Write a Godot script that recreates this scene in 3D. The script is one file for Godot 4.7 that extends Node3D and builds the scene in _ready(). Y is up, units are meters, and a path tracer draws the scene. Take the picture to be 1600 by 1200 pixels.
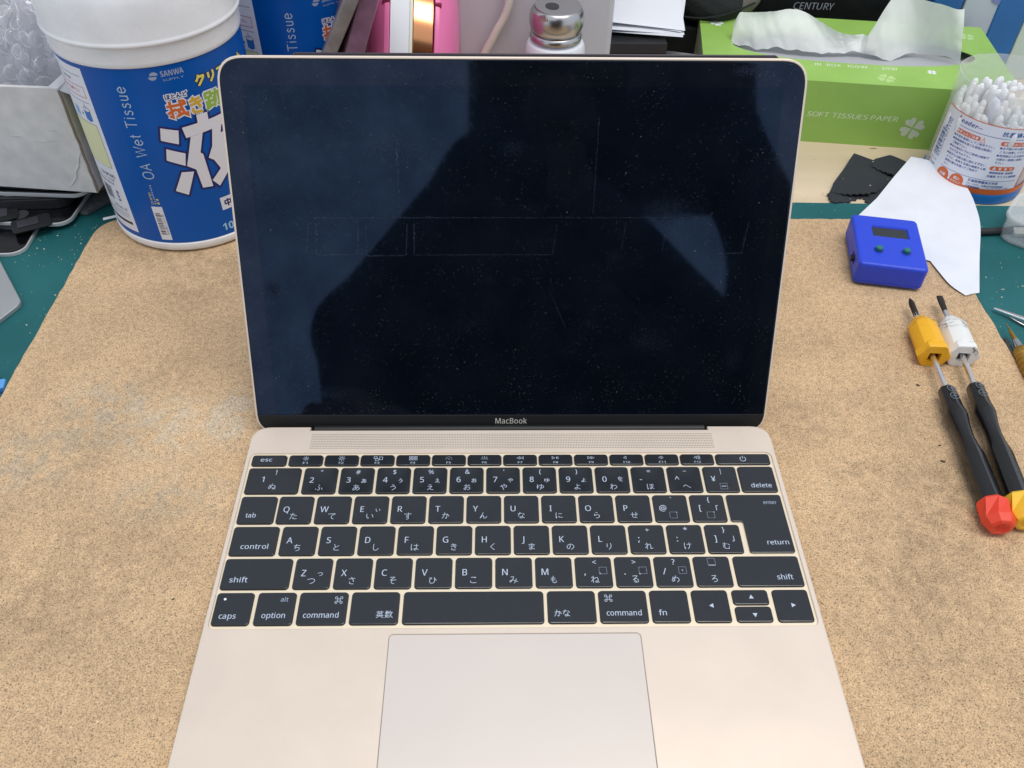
extends Node3D
# Close-up of an open laptop on a repair bench. Lengths below are millimetres unless they end up in a node's position (metres).
const MM := 0.001
var rng := RandomNumberGenerator.new()
var taken := {}
var font_cache := {}

# ---------------------------------------------------------------- stroke lettering (kana and kanji), each glyph on a 100 x 100 grid, points "xxyy", strokes split by "/"
const GLYPHS := {
	"あ": "1526 8024/4208 4040 4562 5278/6836 5862 3284 1688 1470 3252 6246 8656 8676 5892",
	"い": "1622 1652 2476 3482 4070/7228 8448 8668",
	"う": "3410 6420/1844 5034 7644 7464 5082 3894",
	"え": "3610 6218/2238 7036 4860 1890/4462 5264 5682 9086",
	"お": "1430 6228/3810 3880 2688 1474 3256 6448 8662 7882 5688/6816 8632",
	"か": "1236 6032 6450 5886 4478/3808 3244 1088/6626 8448 8860",
	"き": "2026 7418/2246 8036/3608 6858 6266/2866 3084 5290 7290",
	"く": "6808 2848 2852 7092",
	"け": "1612 1246 1690 2272/4032 9030/6810 7050 6472 5090",
	"こ": "2618 7618 6226/2062 2480 5486 8282",
	"さ": "1630 8222/4208 6854 6462/2664 2882 5090 7090",
	"し": "3010 2868 4088 6486 8464",
	"す": "1026 9024/5808 5860 4870 3862 4246 5648 5890 3696",
	"せ": "0848 9238/6812 6860 5664/2816 2872 4286 7886",
	"そ": "2414 7412 2846 9044/6448 4256 4282 7092",
	"た": "1026 6022/3808 1490/5044 8642/4664 4882 8884",
	"ち": "1428 8022/4208 2860 5046 7656 7282 4092",
	"つ": "0836 5824 8844 7272 4084",
	"て": "0822 8818 5244 5076 7488",
	"と": "2810 4046/7828 3056 2680 5086 8084",
	"な": "1026 5622/3608 1460/6822 8640/6444 6276 4288 3274 5068 8686",
	"に": "1814 1446 1690 2474/4630 8030/4660 5278 8878",
	"ぬ": "1826 4470/5010 4040 2280 1070 1850 4234 7836 8862 6888 5678 6670 9288",
	"ね": "2810 2892/0830 3428 0878/2852 5432 7632 8058 7882 5888 5474 6872 9488",
	"の": "5024 4462 2882 1064 2036 5022 8034 8860 7080 5690",
	"は": "1614 1246 1690 2272/4030 9030/7012 7070 5890 4480 5468 7070 9284",
	"ひ": "0826 3624 1450 2082 4888 6866 6418 7440 9052",
	"ふ": "4210 5622/4036 5660 4886 3284/1466 1082/7854 9078",
	"へ": "0856 3430 9472",
	"ほ": "1614 1246 1690 2272/4220 8820/4244 9044/6820 6870 5488 4478 5468 7070 9084",
	"ま": "1624 8424/2044 8044/5208 5274 3888 2476 3866 6272 8286",
	"み": "1818 5016 3060 1480 1066 3454 6462 9476/7838 7260 5892",
	"む": "1030 5628/3210 3070 1870 1850 3058 2880 4088 7688 7664/6828 8844",
	"め": "2226 4274/5412 4446 2680 1270 2048 5030 8042 8868 6690",
	"も": "4408 3650 4086 6888 7666/1834 6434/1656 6256",
	"や": "0846 5826 8430 8052 6052/5008 6222/2420 5092",
	"ゆ": "1416 1056 1474 2046 5026 8436 8460 6468 4458/6010 6060 4292",
	"よ": "5010 5070 3888 1876 3664 6672 8686/5032 8230",
	"ら": "3812 6022/2832 2458 5046 7854 7480 4092",
	"り": "2818 2454 3258/6612 6860 4492",
	"る": "2014 7212 2660 5446 7856 7882 5290 3880 4468 6082",
	"れ": "2810 2892/0830 3428 0878/2852 6026 6860 6684 9278",
	"ろ": "2416 7014 2460 5446 7858 7480 4090",
	"わ": "2810 2892/0830 3428 0878/2852 5830 8442 8464 5288",
	"を": "1424 7622/4208 1856 4642 5474/8042 4460 3880 7888",
	"ん": "4610 1088 3852 5054 5484 7086 9062",
	"゛": "7406 8222/8802 9618",
	"ク": "4008 3032 1452/3824 8422 7050 3092",
	"リ": "2616 2656/7410 7450 4092",
	"ア": "1418 8418 7040 5452/5032 4866 2492",
	"ト": "3808 3894/3844 7862",
	"O": "5004 2016 0850 2084 5096 8084 9250 8016 5004",
	"A": "0496 4604 8896/2062 7062",
	"W": "0204 2696 5008 7496 9804",
	"e": "1062 8862 8046 5032 2042 1062 1882 5096 8684",
	"t": "4010 4078 4890 7092/1034 8034",
	"T": "0406 9606/5006 5096",
	"i": "5034 5096/5010 5013",
	"s": "8042 5032 2042 2854 6864 8280 5696 2290 1484",
	"u": "1834 1874 2890 5096 7884 8274/8234 8296",
	"ウ": "5008 5022/1846 1824 8424 7860 4094",
	"ェ": "2846 7846/5046 5086/2086 8286",
	"ッ": "2440 3258/4636 5454/8040 6878 4092",
	"テ": "2614 7414/1240 9040/5040 4470 2292",
	"ィ": "7434 2464/5252 5294",
	"シ": "2414 4026/1440 3052/1886 5474 8436",
	"ュ": "2846 7046 6686/1686 8486",
	"英": "1022 9022/3408 3434/6608 6634/2464 2444 7644 7664/5034 5064/0866 9266/4868 3082 1094/5268 7082 9294",
	"数": "0826 5026/2808 2848/1610 2018/4210 3618/2830 0846/2830 5044/2448 1272 4488/4058 2880 0894/0664 5264/6608 5436/6026 9426/8428 7262 5294/6444 7874 9694",
	"液": "0810 2422/0438 2050/0892 2664/3622 9622/6408 6422/4826 2858/4044 4096/6828 5052/6040 9040 7468 4896/5650 7476 9696",
	"拭": "0832 4032/2410 2490 1282/0668 4252/4632 9630/7210 7448 8280 9692 9676/8412 9222/4856 7056/5856 5882/4488 7278",
	"跡": "1014 4014 4036 1036 1014/2636 2686/2660 4260/1256 1288/0692 4480/7008 7022/5026 9626/6428 6264 5090/8028 8090 7284/5644 5066/8844 9664",
	"抗": "0832 4032/2410 2490 1282/0668 4252/7010 7024/4828 9428/5846 5468 4494/5846 8046 8088 9688 9674",
	"菌": "1020 9020/3408 3430/6608 6630/1640 8440 8494 1694 1640/6648 3454/2862 7262/5054 5090/5064 3082/5064 7082",
	"綿": "2808 1430 3030/3628 1450 4048/2850 2894/1464 0884/4064 4680/6608 5822/5224 8824 8852 5252 5224/5238 8838/4888 4862 9262 9284/7052 7096",
	"棒": "0830 4030/2410 2494/2436 0670/2640 4060/4820 9420/5234 9034/4448 9648/7010 5670/7046 9470/5676 8876/7264 7296",
	"使": "2808 0852/1838 1894/3820 9420/4432 8832 8852 4452 4432/6610 6256 4894/4462 6482 9494",
	"用": "2414 2464 1292/2414 8214 8292/2438 8238/2462 8262/5214 5292",
	"上": "5010 5086/5042 8442/0888 9288",
	"注": "1012 2622/0640 2248/0890 2664/6608 7018/3628 9428/4056 9056/6628 6688/3088 9688",
	"意": "2016 8016/5006 5016/3420 3830/6620 6230/1032 9032/2442 7642 7664 2464 2442/2453 7653/1674 1090/3272 3490 6890 6882/5268 5878/8072 9086",
	"保": "2808 0852/1838 1894/4412 8612 8638 4438 4412/3652 9452/6440 6494/6256 3688/6656 9488",
	"管": "2406 1022/2414 4614/6406 5222/6414 9014/1240 1228 8828 8840/3040 7040 7058 3058/3040 3094/3072 7672 7694 3094",
	"品": "3210 6810 6840 3240 3210/1054 4254 4290 1090 1054/5854 9054 9090 5890 5854",
	"質": "1410 4608/1410 1040/1422 4622/5610 9008/5610 5640/5622 9022/2646 7446 7482 2682 2646/2658 7458/2670 7470/3884 1494/6284 8694",
	"表": "1620 8420/2436 7636/0852 9252/5008 5052/4854 0884/3466 3492 5484/8260 6072/5256 6878 9492",
	"示": "2418 7618/0840 9240/5040 5092 3884/2858 1280/7056 8878",
	"日": "2412 7612 7690 2490 2412/2450 7650",
	"進": "1010 2020/0838 2638 2070 0890/1880 4092 9492/5210 3642/4428 4480/4428 9028/4446 8646/4462 8662/4480 9280/6812 6880",
	"医": "9012 1212 1290 9290/3822 2840/3430 8030/2050 8650/5430 5254 2682/5456 8482",
	"療": "5004 5014/1816 9416/1816 1460 0692/0630 1238/0464 1454/2830 9230/5618 2856/6030 9256/4052 7852 7876 4076 4052/4064 7864/6076 6096/3880 3090/8080 9090",
	"器": "1408 4208 4232 1432 1408/5808 8608 8632 5832 5808/0848 9248/5236 4060 0874/5448 6660 9274/1670 4270 4294 1694 1670/5870 8670 8694 5894 5870",
	"株": "0828 4028/2408 2494/2436 0668/2640 4056/5414 4634/4832 9032/4252 9652/6808 6896/6654 4486/7054 9486",
	"式": "1030 9028/5808 6048 7480 9092 9278/7612 8622/1448 5048/3248 3280/1286 5274",
	"会": "5006 0842/5006 9242/3038 7038/1456 8656/4056 2684 7480/6468 8090",
	"手": "7608 2018/1436 8636/0858 9258/5018 5090 3686",
	"下": "0814 9214/4614 4692/5036 7654",
	"部": "2608 2618/0820 5020/1426 2040/4226 3640/0644 5244/1458 4658 4690 1490 1458/6014 6094/6014 9014 7444 9264 8480 7480",
	"子": "2014 7614 5036/5036 5090 3682/0852 9252",
	"大": "0834 9234/5008 4854 0892/5246 6874 9492",
	"中": "1626 8426 8464 1664 1626/5008 5094",
	"央": "1838 1824 8224 8252/1824 1852/5008 5052/0852 9252/4854 3078 0894/5254 7078 9494",
	"市": "5006 5022/0822 9222/2038 2082/2038 8038 8080 7280/5022 5094",
	"区": "9012 1212 1290 9290/3228 7878/7628 3082",
	"阪": "1012 1094/1012 3412 2442 3858 3070 1870/9412 5012 4860 3692/4838 8438 7060 4894/5444 7078 9694",
	"肌": "1410 1464 0692/1410 4210 4290/1434 4234/1458 4258/5812 5656 4692/5812 8012 8088 9688 9676",
	"成": "2022 9022/2022 2060 0892/2046 4846 4680 3678/6208 6650 8090 9478/7610 8820/8644 6278 5092",
	"分": "3808 0852/6208 9252/2252 7852 7488 6288/4452 3876 1494",
}

# ---------------------------------------------------------------- mesh collector
class MB:
	var v := PackedVector3Array()
	var t := PackedInt32Array()
	var uv := PackedVector2Array()
	func add(p: Vector3, q := Vector2.ZERO) -> int:
		v.append(p); uv.append(q)
		return v.size() - 1
	func tri(a: int, b: int, c: int) -> void:
		t.append(a); t.append(b); t.append(c)
	func quad(a: int, b: int, c: int, d: int) -> void:
		tri(a, b, c); tri(a, c, d)
	func ring(pts: PackedVector3Array) -> int:
		var at := v.size()
		for p in pts:
			add(p)
		return at
	func bridge(a: int, b: int, n: int, closed := true) -> void:
		for i in (n if closed else n - 1):
			var j := (i + 1) % n
			quad(a + i, a + j, b + j, b + i)
	func loft(rings: Array, cap0 := true, cap1 := true, flip := false) -> void:
		var n: int = rings[0].size()
		var at := []
		for r in rings:
			at.append(ring(r))
		for k in rings.size() - 1:
			if flip:
				bridge(at[k + 1], at[k], n)
			else:
				bridge(at[k], at[k + 1], n)
		if cap0: cap(rings[0], not flip)
		if cap1: cap(rings[-1], flip)
	func cap(pts: PackedVector3Array, rev := false) -> void:
		var nrm := Vector3.ZERO
		for i in pts.size():
			nrm += pts[i].cross(pts[(i + 1) % pts.size()])
		if nrm.length() < 1e-9: return
		nrm = nrm.normalized()
		var ax := nrm.cross(Vector3(0.31, 0.77, 0.55)).normalized()
		var ay := nrm.cross(ax)
		var flat := PackedVector2Array()
		for p in pts:
			flat.append(Vector2(p.dot(ax), p.dot(ay)))
		var idx := Geometry2D.triangulate_polygon(flat)
		var at := ring(pts)
		for i in range(0, idx.size(), 3):
			var a: Vector2 = flat[idx[i]]
			var area: float = (flat[idx[i + 1]] - a).cross(flat[idx[i + 2]] - a)
			if (area > 0.0) != rev:
				tri(at + idx[i], at + idx[i + 1], at + idx[i + 2])
			else:
				tri(at + idx[i], at + idx[i + 2], at + idx[i + 1])
	func merge(o: MB, x := Transform3D()) -> void:
		var at := v.size()
		for i in o.v.size():
			add(x * o.v[i], o.uv[i])
		for i in o.t:
			t.append(at + i)

func finish(m: MB, smooth := 38.0, closed := true) -> ArrayMesh:
	# millimetres to metres, welded by place, normals smoothed where faces meet at less than the given angle
	var key := {}
	var wid := PackedInt32Array()
	wid.resize(m.v.size())
	for i in m.v.size():
		var q := Vector3i((m.v[i] * 2000.0).round())
		if not key.has(q): key[q] = key.size()
		wid[i] = key[q]
	var vol := 0.0
	var keep := PackedInt32Array()
	for i in range(0, m.t.size(), 3):
		var a := m.t[i]; var b := m.t[i + 1]; var c := m.t[i + 2]
		if wid[a] == wid[b] or wid[b] == wid[c] or wid[a] == wid[c]: continue
		keep.append(a); keep.append(b); keep.append(c)
		vol += m.v[a].dot(m.v[b].cross(m.v[c]))
	var turn := closed and vol > 0.0
	var nf := keep.size() / 3
	var fn := PackedVector3Array(); fn.resize(nf)
	var fu := PackedVector3Array(); fu.resize(nf)
	var faces := []
	faces.resize(key.size())
	for f in nf:
		if turn:
			var s := keep[f * 3 + 1]; keep[f * 3 + 1] = keep[f * 3 + 2]; keep[f * 3 + 2] = s
		var a := m.v[keep[f * 3]]; var b := m.v[keep[f * 3 + 1]]; var c := m.v[keep[f * 3 + 2]]
		fn[f] = (c - a).cross(b - a)
		fu[f] = fn[f].normalized()
		for k in 3:
			var w := wid[keep[f * 3 + k]]
			if faces[w] == null: faces[w] = PackedInt32Array([f])
			else: faces[w].append(f)
	var cs := cos(deg_to_rad(smooth))
	var V := PackedVector3Array(); var N := PackedVector3Array(); var U := PackedVector2Array()
	V.resize(nf * 3); N.resize(nf * 3); U.resize(nf * 3)
	for f in nf:
		for k in 3:
			var i := keep[f * 3 + k]
			var n := Vector3.ZERO
			for g in faces[wid[i]]:
				if fu[f].dot(fu[g]) >= cs: n += fn[g]
			V[f * 3 + k] = m.v[i] * MM
			N[f * 3 + k] = n.normalized() if n.length() > 1e-12 else fu[f]
			U[f * 3 + k] = m.uv[i]
	var arr := []
	arr.resize(Mesh.ARRAY_MAX)
	arr[Mesh.ARRAY_VERTEX] = V; arr[Mesh.ARRAY_NORMAL] = N; arr[Mesh.ARRAY_TEX_UV] = U
	var out := ArrayMesh.new()
	out.add_surface_from_arrays(Mesh.PRIMITIVE_TRIANGLES, arr)
	return out

# ---------------------------------------------------------------- outlines and solids
func rr(w: float, h: float, r: float, seg := 5) -> PackedVector2Array:
	var p := PackedVector2Array()
	for k in 4:
		var cx := (w / 2 - r) * (1 if k == 0 or k == 3 else -1)
		var cy := (h / 2 - r) * (1 if k < 2 else -1)
		for i in seg + 1:
			var a := PI / 2 * (k + float(i) / seg)
			p.append(Vector2(cx + r * cos(a), cy + r * sin(a)))
	return p

func rounded(corners: PackedVector2Array, radii: Array, seg := 6) -> PackedVector2Array:
	# any polygon with each corner rounded
	var p := PackedVector2Array()
	var n := corners.size()
	for i in n:
		var r: float = radii[i] if i < radii.size() else radii[-1]
		var c := corners[i]
		if r < 0.01:
			p.append(c); continue
		var a := (corners[(i + n - 1) % n] - c).normalized()
		var b := (corners[(i + 1) % n] - c).normalized()
		var half := a.angle_to(b) / 2
		var d: float = minf(r / absf(tan(half)), minf(c.distance_to(corners[(i + n - 1) % n]), c.distance_to(corners[(i + 1) % n])) * 0.49)
		for k in seg + 1:
			var t := float(k) / seg
			p.append((c + a * d).lerp(c, t).lerp(c.lerp(c + b * d, t), t))
	return p

func dense(poly: PackedVector2Array, step: float) -> PackedVector2Array:
	var out := PackedVector2Array()
	for i in poly.size():
		var a := poly[i]; var b := poly[(i + 1) % poly.size()]
		var n := int(maxf(1.0, round(a.distance_to(b) / step)))
		for k in n:
			out.append(a.lerp(b, float(k) / n))
	return out

func inset(poly: PackedVector2Array, d: float) -> PackedVector2Array:
	var area := 0.0
	var n := poly.size()
	for i in n:
		area += poly[i].cross(poly[(i + 1) % n])
	var s := 1.0 if area > 0 else -1.0
	var out := PackedVector2Array()
	for i in n:
		var e1 := (poly[i] - poly[(i + n - 1) % n]).normalized()
		var e2 := (poly[(i + 1) % n] - poly[i]).normalized()
		var nn := (Vector2(-e1.y, e1.x) + Vector2(-e2.y, e2.x)) * s
		var l := nn.length()
		nn = nn / l if l > 1e-6 else Vector2(-e1.y, e1.x) * s
		out.append(poly[i] + nn * d / maxf(0.45, l / 2))
	return out

func lift(poly: PackedVector2Array, y: float) -> PackedVector3Array:
	var out := PackedVector3Array()
	for p in poly:
		out.append(Vector3(p.x, y, p.y))
	return out

func slab(poly: PackedVector2Array, y0: float, y1: float, bev := 0.4, seg := 2, bev0 := -1.0) -> MB:
	# an outline in x and z given a thickness, edges rounded by bev (bottom by bev0)
	var m := MB.new()
	var b0 := bev if bev0 < 0 else bev0
	var rings := []
	for i in seg + 1:
		var a := PI / 2 * i / seg
		if b0 > 0 or i == seg: rings.append(lift(inset(poly, b0 * (1 - sin(a))), y0 + b0 * (1 - cos(a))))
	for i in seg + 1:
		var a := PI / 2 * i / seg
		if bev > 0 or i == 0: rings.append(lift(inset(poly, bev * (1 - cos(a))), y1 - bev * (1 - sin(a))))
	m.loft(rings)
	return m

func box(w: float, h: float, d: float, bev := 0.5, r := 0.6) -> MB:
	return slab(rr(w, d, maxf(r, bev + 0.05), 3), 0, h, bev)

func lathe(prof: Array, seg := 48) -> MB:
	var m := MB.new()
	var rings := []
	for p in prof:
		var ring := PackedVector3Array()
		for i in seg:
			var a := TAU * i / seg
			ring.append(Vector3(p[0] * sin(a), p[1], p[0] * cos(a)))
		rings.append(ring)
	m.loft(rings, prof[0][0] > 0.01, prof[-1][0] > 0.01)
	return m

func tube(pts: Array, radii: Array, seg := 12, flat := 1.0, up := Vector3.UP) -> MB:
	var m := MB.new()
	var rings := []
	var side := Vector3.ZERO
	for i in pts.size():
		var d: Vector3 = (pts[mini(i + 1, pts.size() - 1)] - pts[maxi(i - 1, 0)]).normalized()
		if i == 0: side = d.cross(up).normalized() if absf(d.dot(up)) < 0.99 else d.cross(Vector3.RIGHT).normalized()
		else: side = (side - d * side.dot(d)).normalized()
		var nn := side.cross(d)
		var r: float = radii[i] if i < radii.size() else radii[-1]
		var ring := PackedVector3Array()
		for k in seg:
			var a := TAU * k / seg
			ring.append(pts[i] + side * cos(a) * r + nn * sin(a) * r * flat)
		rings.append(ring)
	m.loft(rings)
	return m

func smooth_path(p: Array, n := 6) -> Array:
	var out := []
	for i in p.size() - 1:
		var a = p[maxi(i - 1, 0)]; var b = p[i]; var c = p[i + 1]; var d = p[mini(i + 2, p.size() - 1)]
		for k in n:
			out.append(b.cubic_interpolate(c, a, d, float(k) / n))
	out.append(p[-1])
	return out

func sheet(outline: PackedVector2Array, step: float, height) -> MB:
	# a thin sheet: outline and inner points, raised by height.call(Vector2)
	var pts := PackedVector2Array(outline)
	var lo := outline[0]; var hi := outline[0]
	for p in outline:
		lo = lo.min(p); hi = hi.max(p)
	var inner := inset(outline, step * 0.6)
	var x := lo.x + step * 0.37
	while x < hi.x:
		var y := lo.y + step * 0.41
		while y < hi.y:
			var p := Vector2(x, y) + Vector2(sin(x * 3.1 + y), cos(y * 2.3 + x)) * step * 0.15
			if Geometry2D.is_point_in_polygon(p, inner): pts.append(p)
			y += step
		x += step
	var idx := Geometry2D.triangulate_delaunay(pts)
	var m := MB.new()
	for p in pts:
		m.add(Vector3(p.x, height.call(p), p.y), p * 0.01)
	for i in range(0, idx.size(), 3):
		var c := (pts[idx[i]] + pts[idx[i + 1]] + pts[idx[i + 2]]) / 3
		if Geometry2D.is_point_in_polygon(c, outline):
			var area := (pts[idx[i + 1]] - pts[idx[i]]).cross(pts[idx[i + 2]] - pts[idx[i]])
			if area > 0: m.tri(idx[i], idx[i + 1], idx[i + 2])
			else: m.tri(idx[i], idx[i + 2], idx[i + 1])
	return m

# ---------------------------------------------------------------- flat print: lettering and marks, drawn in 2D and laid on a plane or a cylinder
class Pr:
	var p := PackedVector2Array()
	var c := PackedColorArray()
	var l := PackedFloat32Array()
	func tri(a: Vector2, b: Vector2, d: Vector2, col: Color, lay: float) -> void:
		p.append(a); p.append(b); p.append(d)
		for k in 3:
			c.append(col); l.append(lay)
	func rect(x0: float, y0: float, x1: float, y1: float, col: Color, lay := 0.0, step := 2.5) -> void:
		var n := maxi(1, int(ceil((x1 - x0) / step)))
		for i in n:
			var a := lerpf(x0, x1, float(i) / n); var b := lerpf(x0, x1, float(i + 1) / n)
			tri(Vector2(a, y0), Vector2(b, y0), Vector2(b, y1), col, lay)
			tri(Vector2(a, y0), Vector2(b, y1), Vector2(a, y1), col, lay)
	func fine(most: float) -> Pr:
		# the same print with no triangle wider than most, so that it follows a round wall
		var out := Pr.new()
		var todo := []
		for i in range(0, p.size(), 3):
			todo.append([p[i], p[i + 1], p[i + 2], c[i], l[i]])
		while todo.size():
			var t: Array = todo.pop_back()
			var a: Vector2 = t[0]; var b: Vector2 = t[1]; var d: Vector2 = t[2]
			var e := [absf(a.x - b.x), absf(b.x - d.x), absf(d.x - a.x)]
			var big: float = maxf(e[0], maxf(e[1], e[2]))
			if big <= most:
				out.tri(a, b, d, t[3], t[4])
			elif big == e[0]:
				var q := (a + b) / 2; todo.append([a, q, d, t[3], t[4]]); todo.append([q, b, d, t[3], t[4]])
			elif big == e[1]:
				var q := (b + d) / 2; todo.append([a, b, q, t[3], t[4]]); todo.append([a, q, d, t[3], t[4]])
			else:
				var q := (d + a) / 2; todo.append([a, b, q, t[3], t[4]]); todo.append([q, b, d, t[3], t[4]])
		return out
	func poly(pts: PackedVector2Array, col: Color, lay := 0.0) -> void:
		var idx := Geometry2D.triangulate_polygon(pts)
		for i in range(0, idx.size(), 3):
			tri(pts[idx[i]], pts[idx[i + 1]], pts[idx[i + 2]], col, lay)
	func disc(o: Vector2, r: float, col: Color, lay := 0.0, n := 16) -> void:
		for i in n:
			tri(o, o + Vector2.from_angle(TAU * i / n) * r, o + Vector2.from_angle(TAU * (i + 1) / n) * r, col, lay)
	func line(pts: Array, w: float, col: Color, lay := 0.0, ext := 0.25, shut := false) -> void:
		var n := pts.size()
		if n < 2: return
		var a := []; var b := []
		for i in n:
			var q: Vector2 = pts[i]
			var e1: Vector2; var e2: Vector2
			if shut:
				e1 = (q - pts[(i + n - 1) % n]).normalized(); e2 = (pts[(i + 1) % n] - q).normalized()
			else:
				e1 = (q - pts[i - 1]).normalized() if i > 0 else (pts[1] - q).normalized()
				e2 = (pts[i + 1] - q).normalized() if i < n - 1 else e1
				if i == 0: q -= e1 * w * ext
				if i == n - 1: q += e2 * w * ext
			var nn := (e1.orthogonal() + e2.orthogonal())
			var len := nn.length()
			if len < 0.35: nn = e1.orthogonal() * 2.0; len = 2.0
			nn = nn.normalized() * (w / 2) / maxf(0.6, len / 2)
			a.append(q + nn); b.append(q - nn)
		for i in (n if shut else n - 1):
			var j := (i + 1) % n
			tri(a[i], a[j], b[j], col, lay); tri(a[i], b[j], b[i], col, lay)

func strokes_of(ch: String) -> Array:
	var src: String = GLYPHS.get(ch, "1414 8614 8688 1488 1414/1438 8638/1462 8662/5014 5088")
	var kana := ch.unicode_at(0) < 0x3400 and not ch in "AWT"
	var out := []
	for s in src.split("/"):
		var pts := []
		for q in s.split(" "):
			pts.append(Vector2(q.substr(0, 2).to_int() / 100.0, 1.0 - q.substr(2, 2).to_int() / 100.0))
		out.append(smooth_path(pts, 4) if kana and pts.size() > 2 else pts)
	return out

const VOICED := {"が": "か", "ぎ": "き", "ぐ": "く", "げ": "け", "ご": "こ", "ざ": "さ", "じ": "し", "ず": "す", "ぜ": "せ", "だ": "た", "で": "て", "ど": "と", "ば": "は", "び": "ひ", "ぶ": "ふ", "べ": "へ", "ぼ": "ほ"}
const SMALL := {"ぁ": "あ", "ぃ": "い", "ぅ": "う", "ぇ": "え", "ぉ": "お", "っ": "つ", "ゃ": "や", "ゅ": "ゆ", "ょ": "よ"}

func jp(pr: Pr, s: String, x: Transform2D, size: float, w: float, col: Color, lay := 0.0, pitch := 1.05) -> void:
	# a run of kana and kanji; x puts the lower left corner of the first glyph
	var at := 0.0
	for i in s.length():
		var ch := s[i]
		if ch == " ":
			at += size * 0.5; continue
		if ch == "●":
			pr.disc(x * Vector2(at + size * 0.5, size * 0.5), size * 0.42, col, lay, 10); at += size * pitch; continue
		if ch == "。" or ch == "、":
			pr.disc(x * Vector2(at + size * 0.25, size * 0.15), size * 0.1, col, lay, 6); at += size * pitch; continue
		var k := 1.0
		if SMALL.has(ch):
			ch = SMALL[ch]; k = 0.72
		var extra := VOICED.has(ch)
		if extra: ch = VOICED[ch]
		for st in strokes_of(ch) + (strokes_of("゛") if extra else []):
			var pts := []
			for q in st:
				pts.append(x * Vector2(at + q.x * size * k, q.y * size * k))
			pr.line(pts, w, col, lay)
		at += size * pitch * k

const THIN := {"O": 0.80, "A": 0.70, "W": 1.0, "e": 0.60, "t": 0.34, "T": 0.66, "i": 0.26, "s": 0.52, "u": 0.56, " ": 0.34}

func thin(pr: Pr, s: String, x: Transform2D, cap: float, width: float, w: float, col: Color) -> void:
	# hairline words drawn with the stroke letters, fitted to a width
	var sum := 0.0
	for ch in s:
		sum += THIN[ch] + 0.12
	var k := width / sum
	var at := 0.0
	for ch in s:
		if ch != " ":
			for st in strokes_of(ch):
				var pts := []
				for q in st:
					pts.append(x * Vector2((at + q.x * THIN[ch]) * k, q.y * cap))
				pr.line(pts, w, col, 0)
		at += THIN[ch] + 0.12

func latin(pr: Pr, s: String, x: Transform2D, cap: float, col: Color, lay := 0.0, width := 0.0, align := 0, face := "Droid Sans", space := 0.0) -> void:
	# Latin lettering as outlines of the font; x puts the baseline's start (align 0), middle (1) or end (2)
	if not font_cache.has(face):
		var f := SystemFont.new()
		f.font_names = PackedStringArray([face.trim_suffix(" Bold")])
		if face.ends_with(" Bold"): f.font_weight = 700
		font_cache[face] = {"font": f}
		font_cache[face]["H"] = letters(face, "H", 0.0)
	var ref: PackedVector3Array = font_cache[face]["H"]
	var lo := 1e9; var hi := -1e9
	for q in ref:
		lo = minf(lo, q.y); hi = maxf(hi, q.y)
	var faces := letters(face, s, space * 48.0)
	if faces.is_empty(): return
	var x0 := 1e9; var x1 := -1e9
	for q in faces:
		x0 = minf(x0, q.x); x1 = maxf(x1, q.x)
	var k := cap / (hi - lo)
	var kx := width / (x1 - x0) if width > 0 else k
	var off: float = [0.0, -0.5, -1.0][align] * (x1 - x0) * kx
	for i in range(0, faces.size(), 3):
		var t := []
		for j in 3:
			t.append(x * Vector2((faces[i + j].x - x0) * kx + off, (faces[i + j].y - lo) * k))
		pr.tri(t[0], t[1], t[2], col, lay)

func letters(face: String, s: String, gap: float) -> PackedVector3Array:
	if gap > 0.0 and s.length() > 1:
		var all := PackedVector3Array()
		var at := 0.0
		for ch in s:
			if ch == " ":
				at += gap * 3.0 + 10.0; continue
			var one := letters(face, ch, 0.0)
			var x0 := 1e9; var x1 := -1e9
			for q in one:
				x0 = minf(x0, q.x); x1 = maxf(x1, q.x)
			for q in one:
				all.append(q + Vector3(at - x0, 0, 0))
			at += x1 - x0 + gap
		return all
	var key := face + "|" + s
	if not font_cache.has(key):
		var tm := TextMesh.new()
		tm.font = font_cache[face]["font"]
		tm.font_size = 48; tm.pixel_size = 1.0; tm.depth = 0.0; tm.curve_step = 1.5
		tm.horizontal_alignment = HORIZONTAL_ALIGNMENT_LEFT
		tm.text = s
		font_cache[key] = tm.get_faces()
	return font_cache[key]

func at2(x: float, y: float, deg := 0.0, slant := 0.0) -> Transform2D:
	var t := Transform2D(deg_to_rad(deg), Vector2(x, y))
	if slant != 0.0: t = t * Transform2D(Vector2(1, 0), Vector2(slant, 1), Vector2.ZERO)
	return t

func print_plane(pr: Pr, o: Vector3, ax: Vector3, ay: Vector3, gap := 0.03) -> ArrayMesh:
	var n := ax.cross(ay).normalized()
	var V := PackedVector3Array(); var N := PackedVector3Array()
	for i in pr.p.size():
		V.append((o + ax * pr.p[i].x + ay * pr.p[i].y + n * gap * (1 + pr.l[i])) * MM); N.append(n)
	return printed(pr, V, N)

func print_round(pr: Pr, r: float, gap := 0.06, taper := 0.0) -> ArrayMesh:
	# x runs along the arc from the front (+z) to the right, y is height
	var V := PackedVector3Array(); var N := PackedVector3Array()
	pr = pr.fine(2.2)
	for i in pr.p.size():
		var a := pr.p[i].x / r
		var n := Vector3(sin(a), 0, cos(a))
		V.append((n * (r + taper * pr.p[i].y + gap * (1 + pr.l[i])) + Vector3(0, pr.p[i].y, 0)) * MM); N.append(n)
	return printed(pr, V, N)

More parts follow.
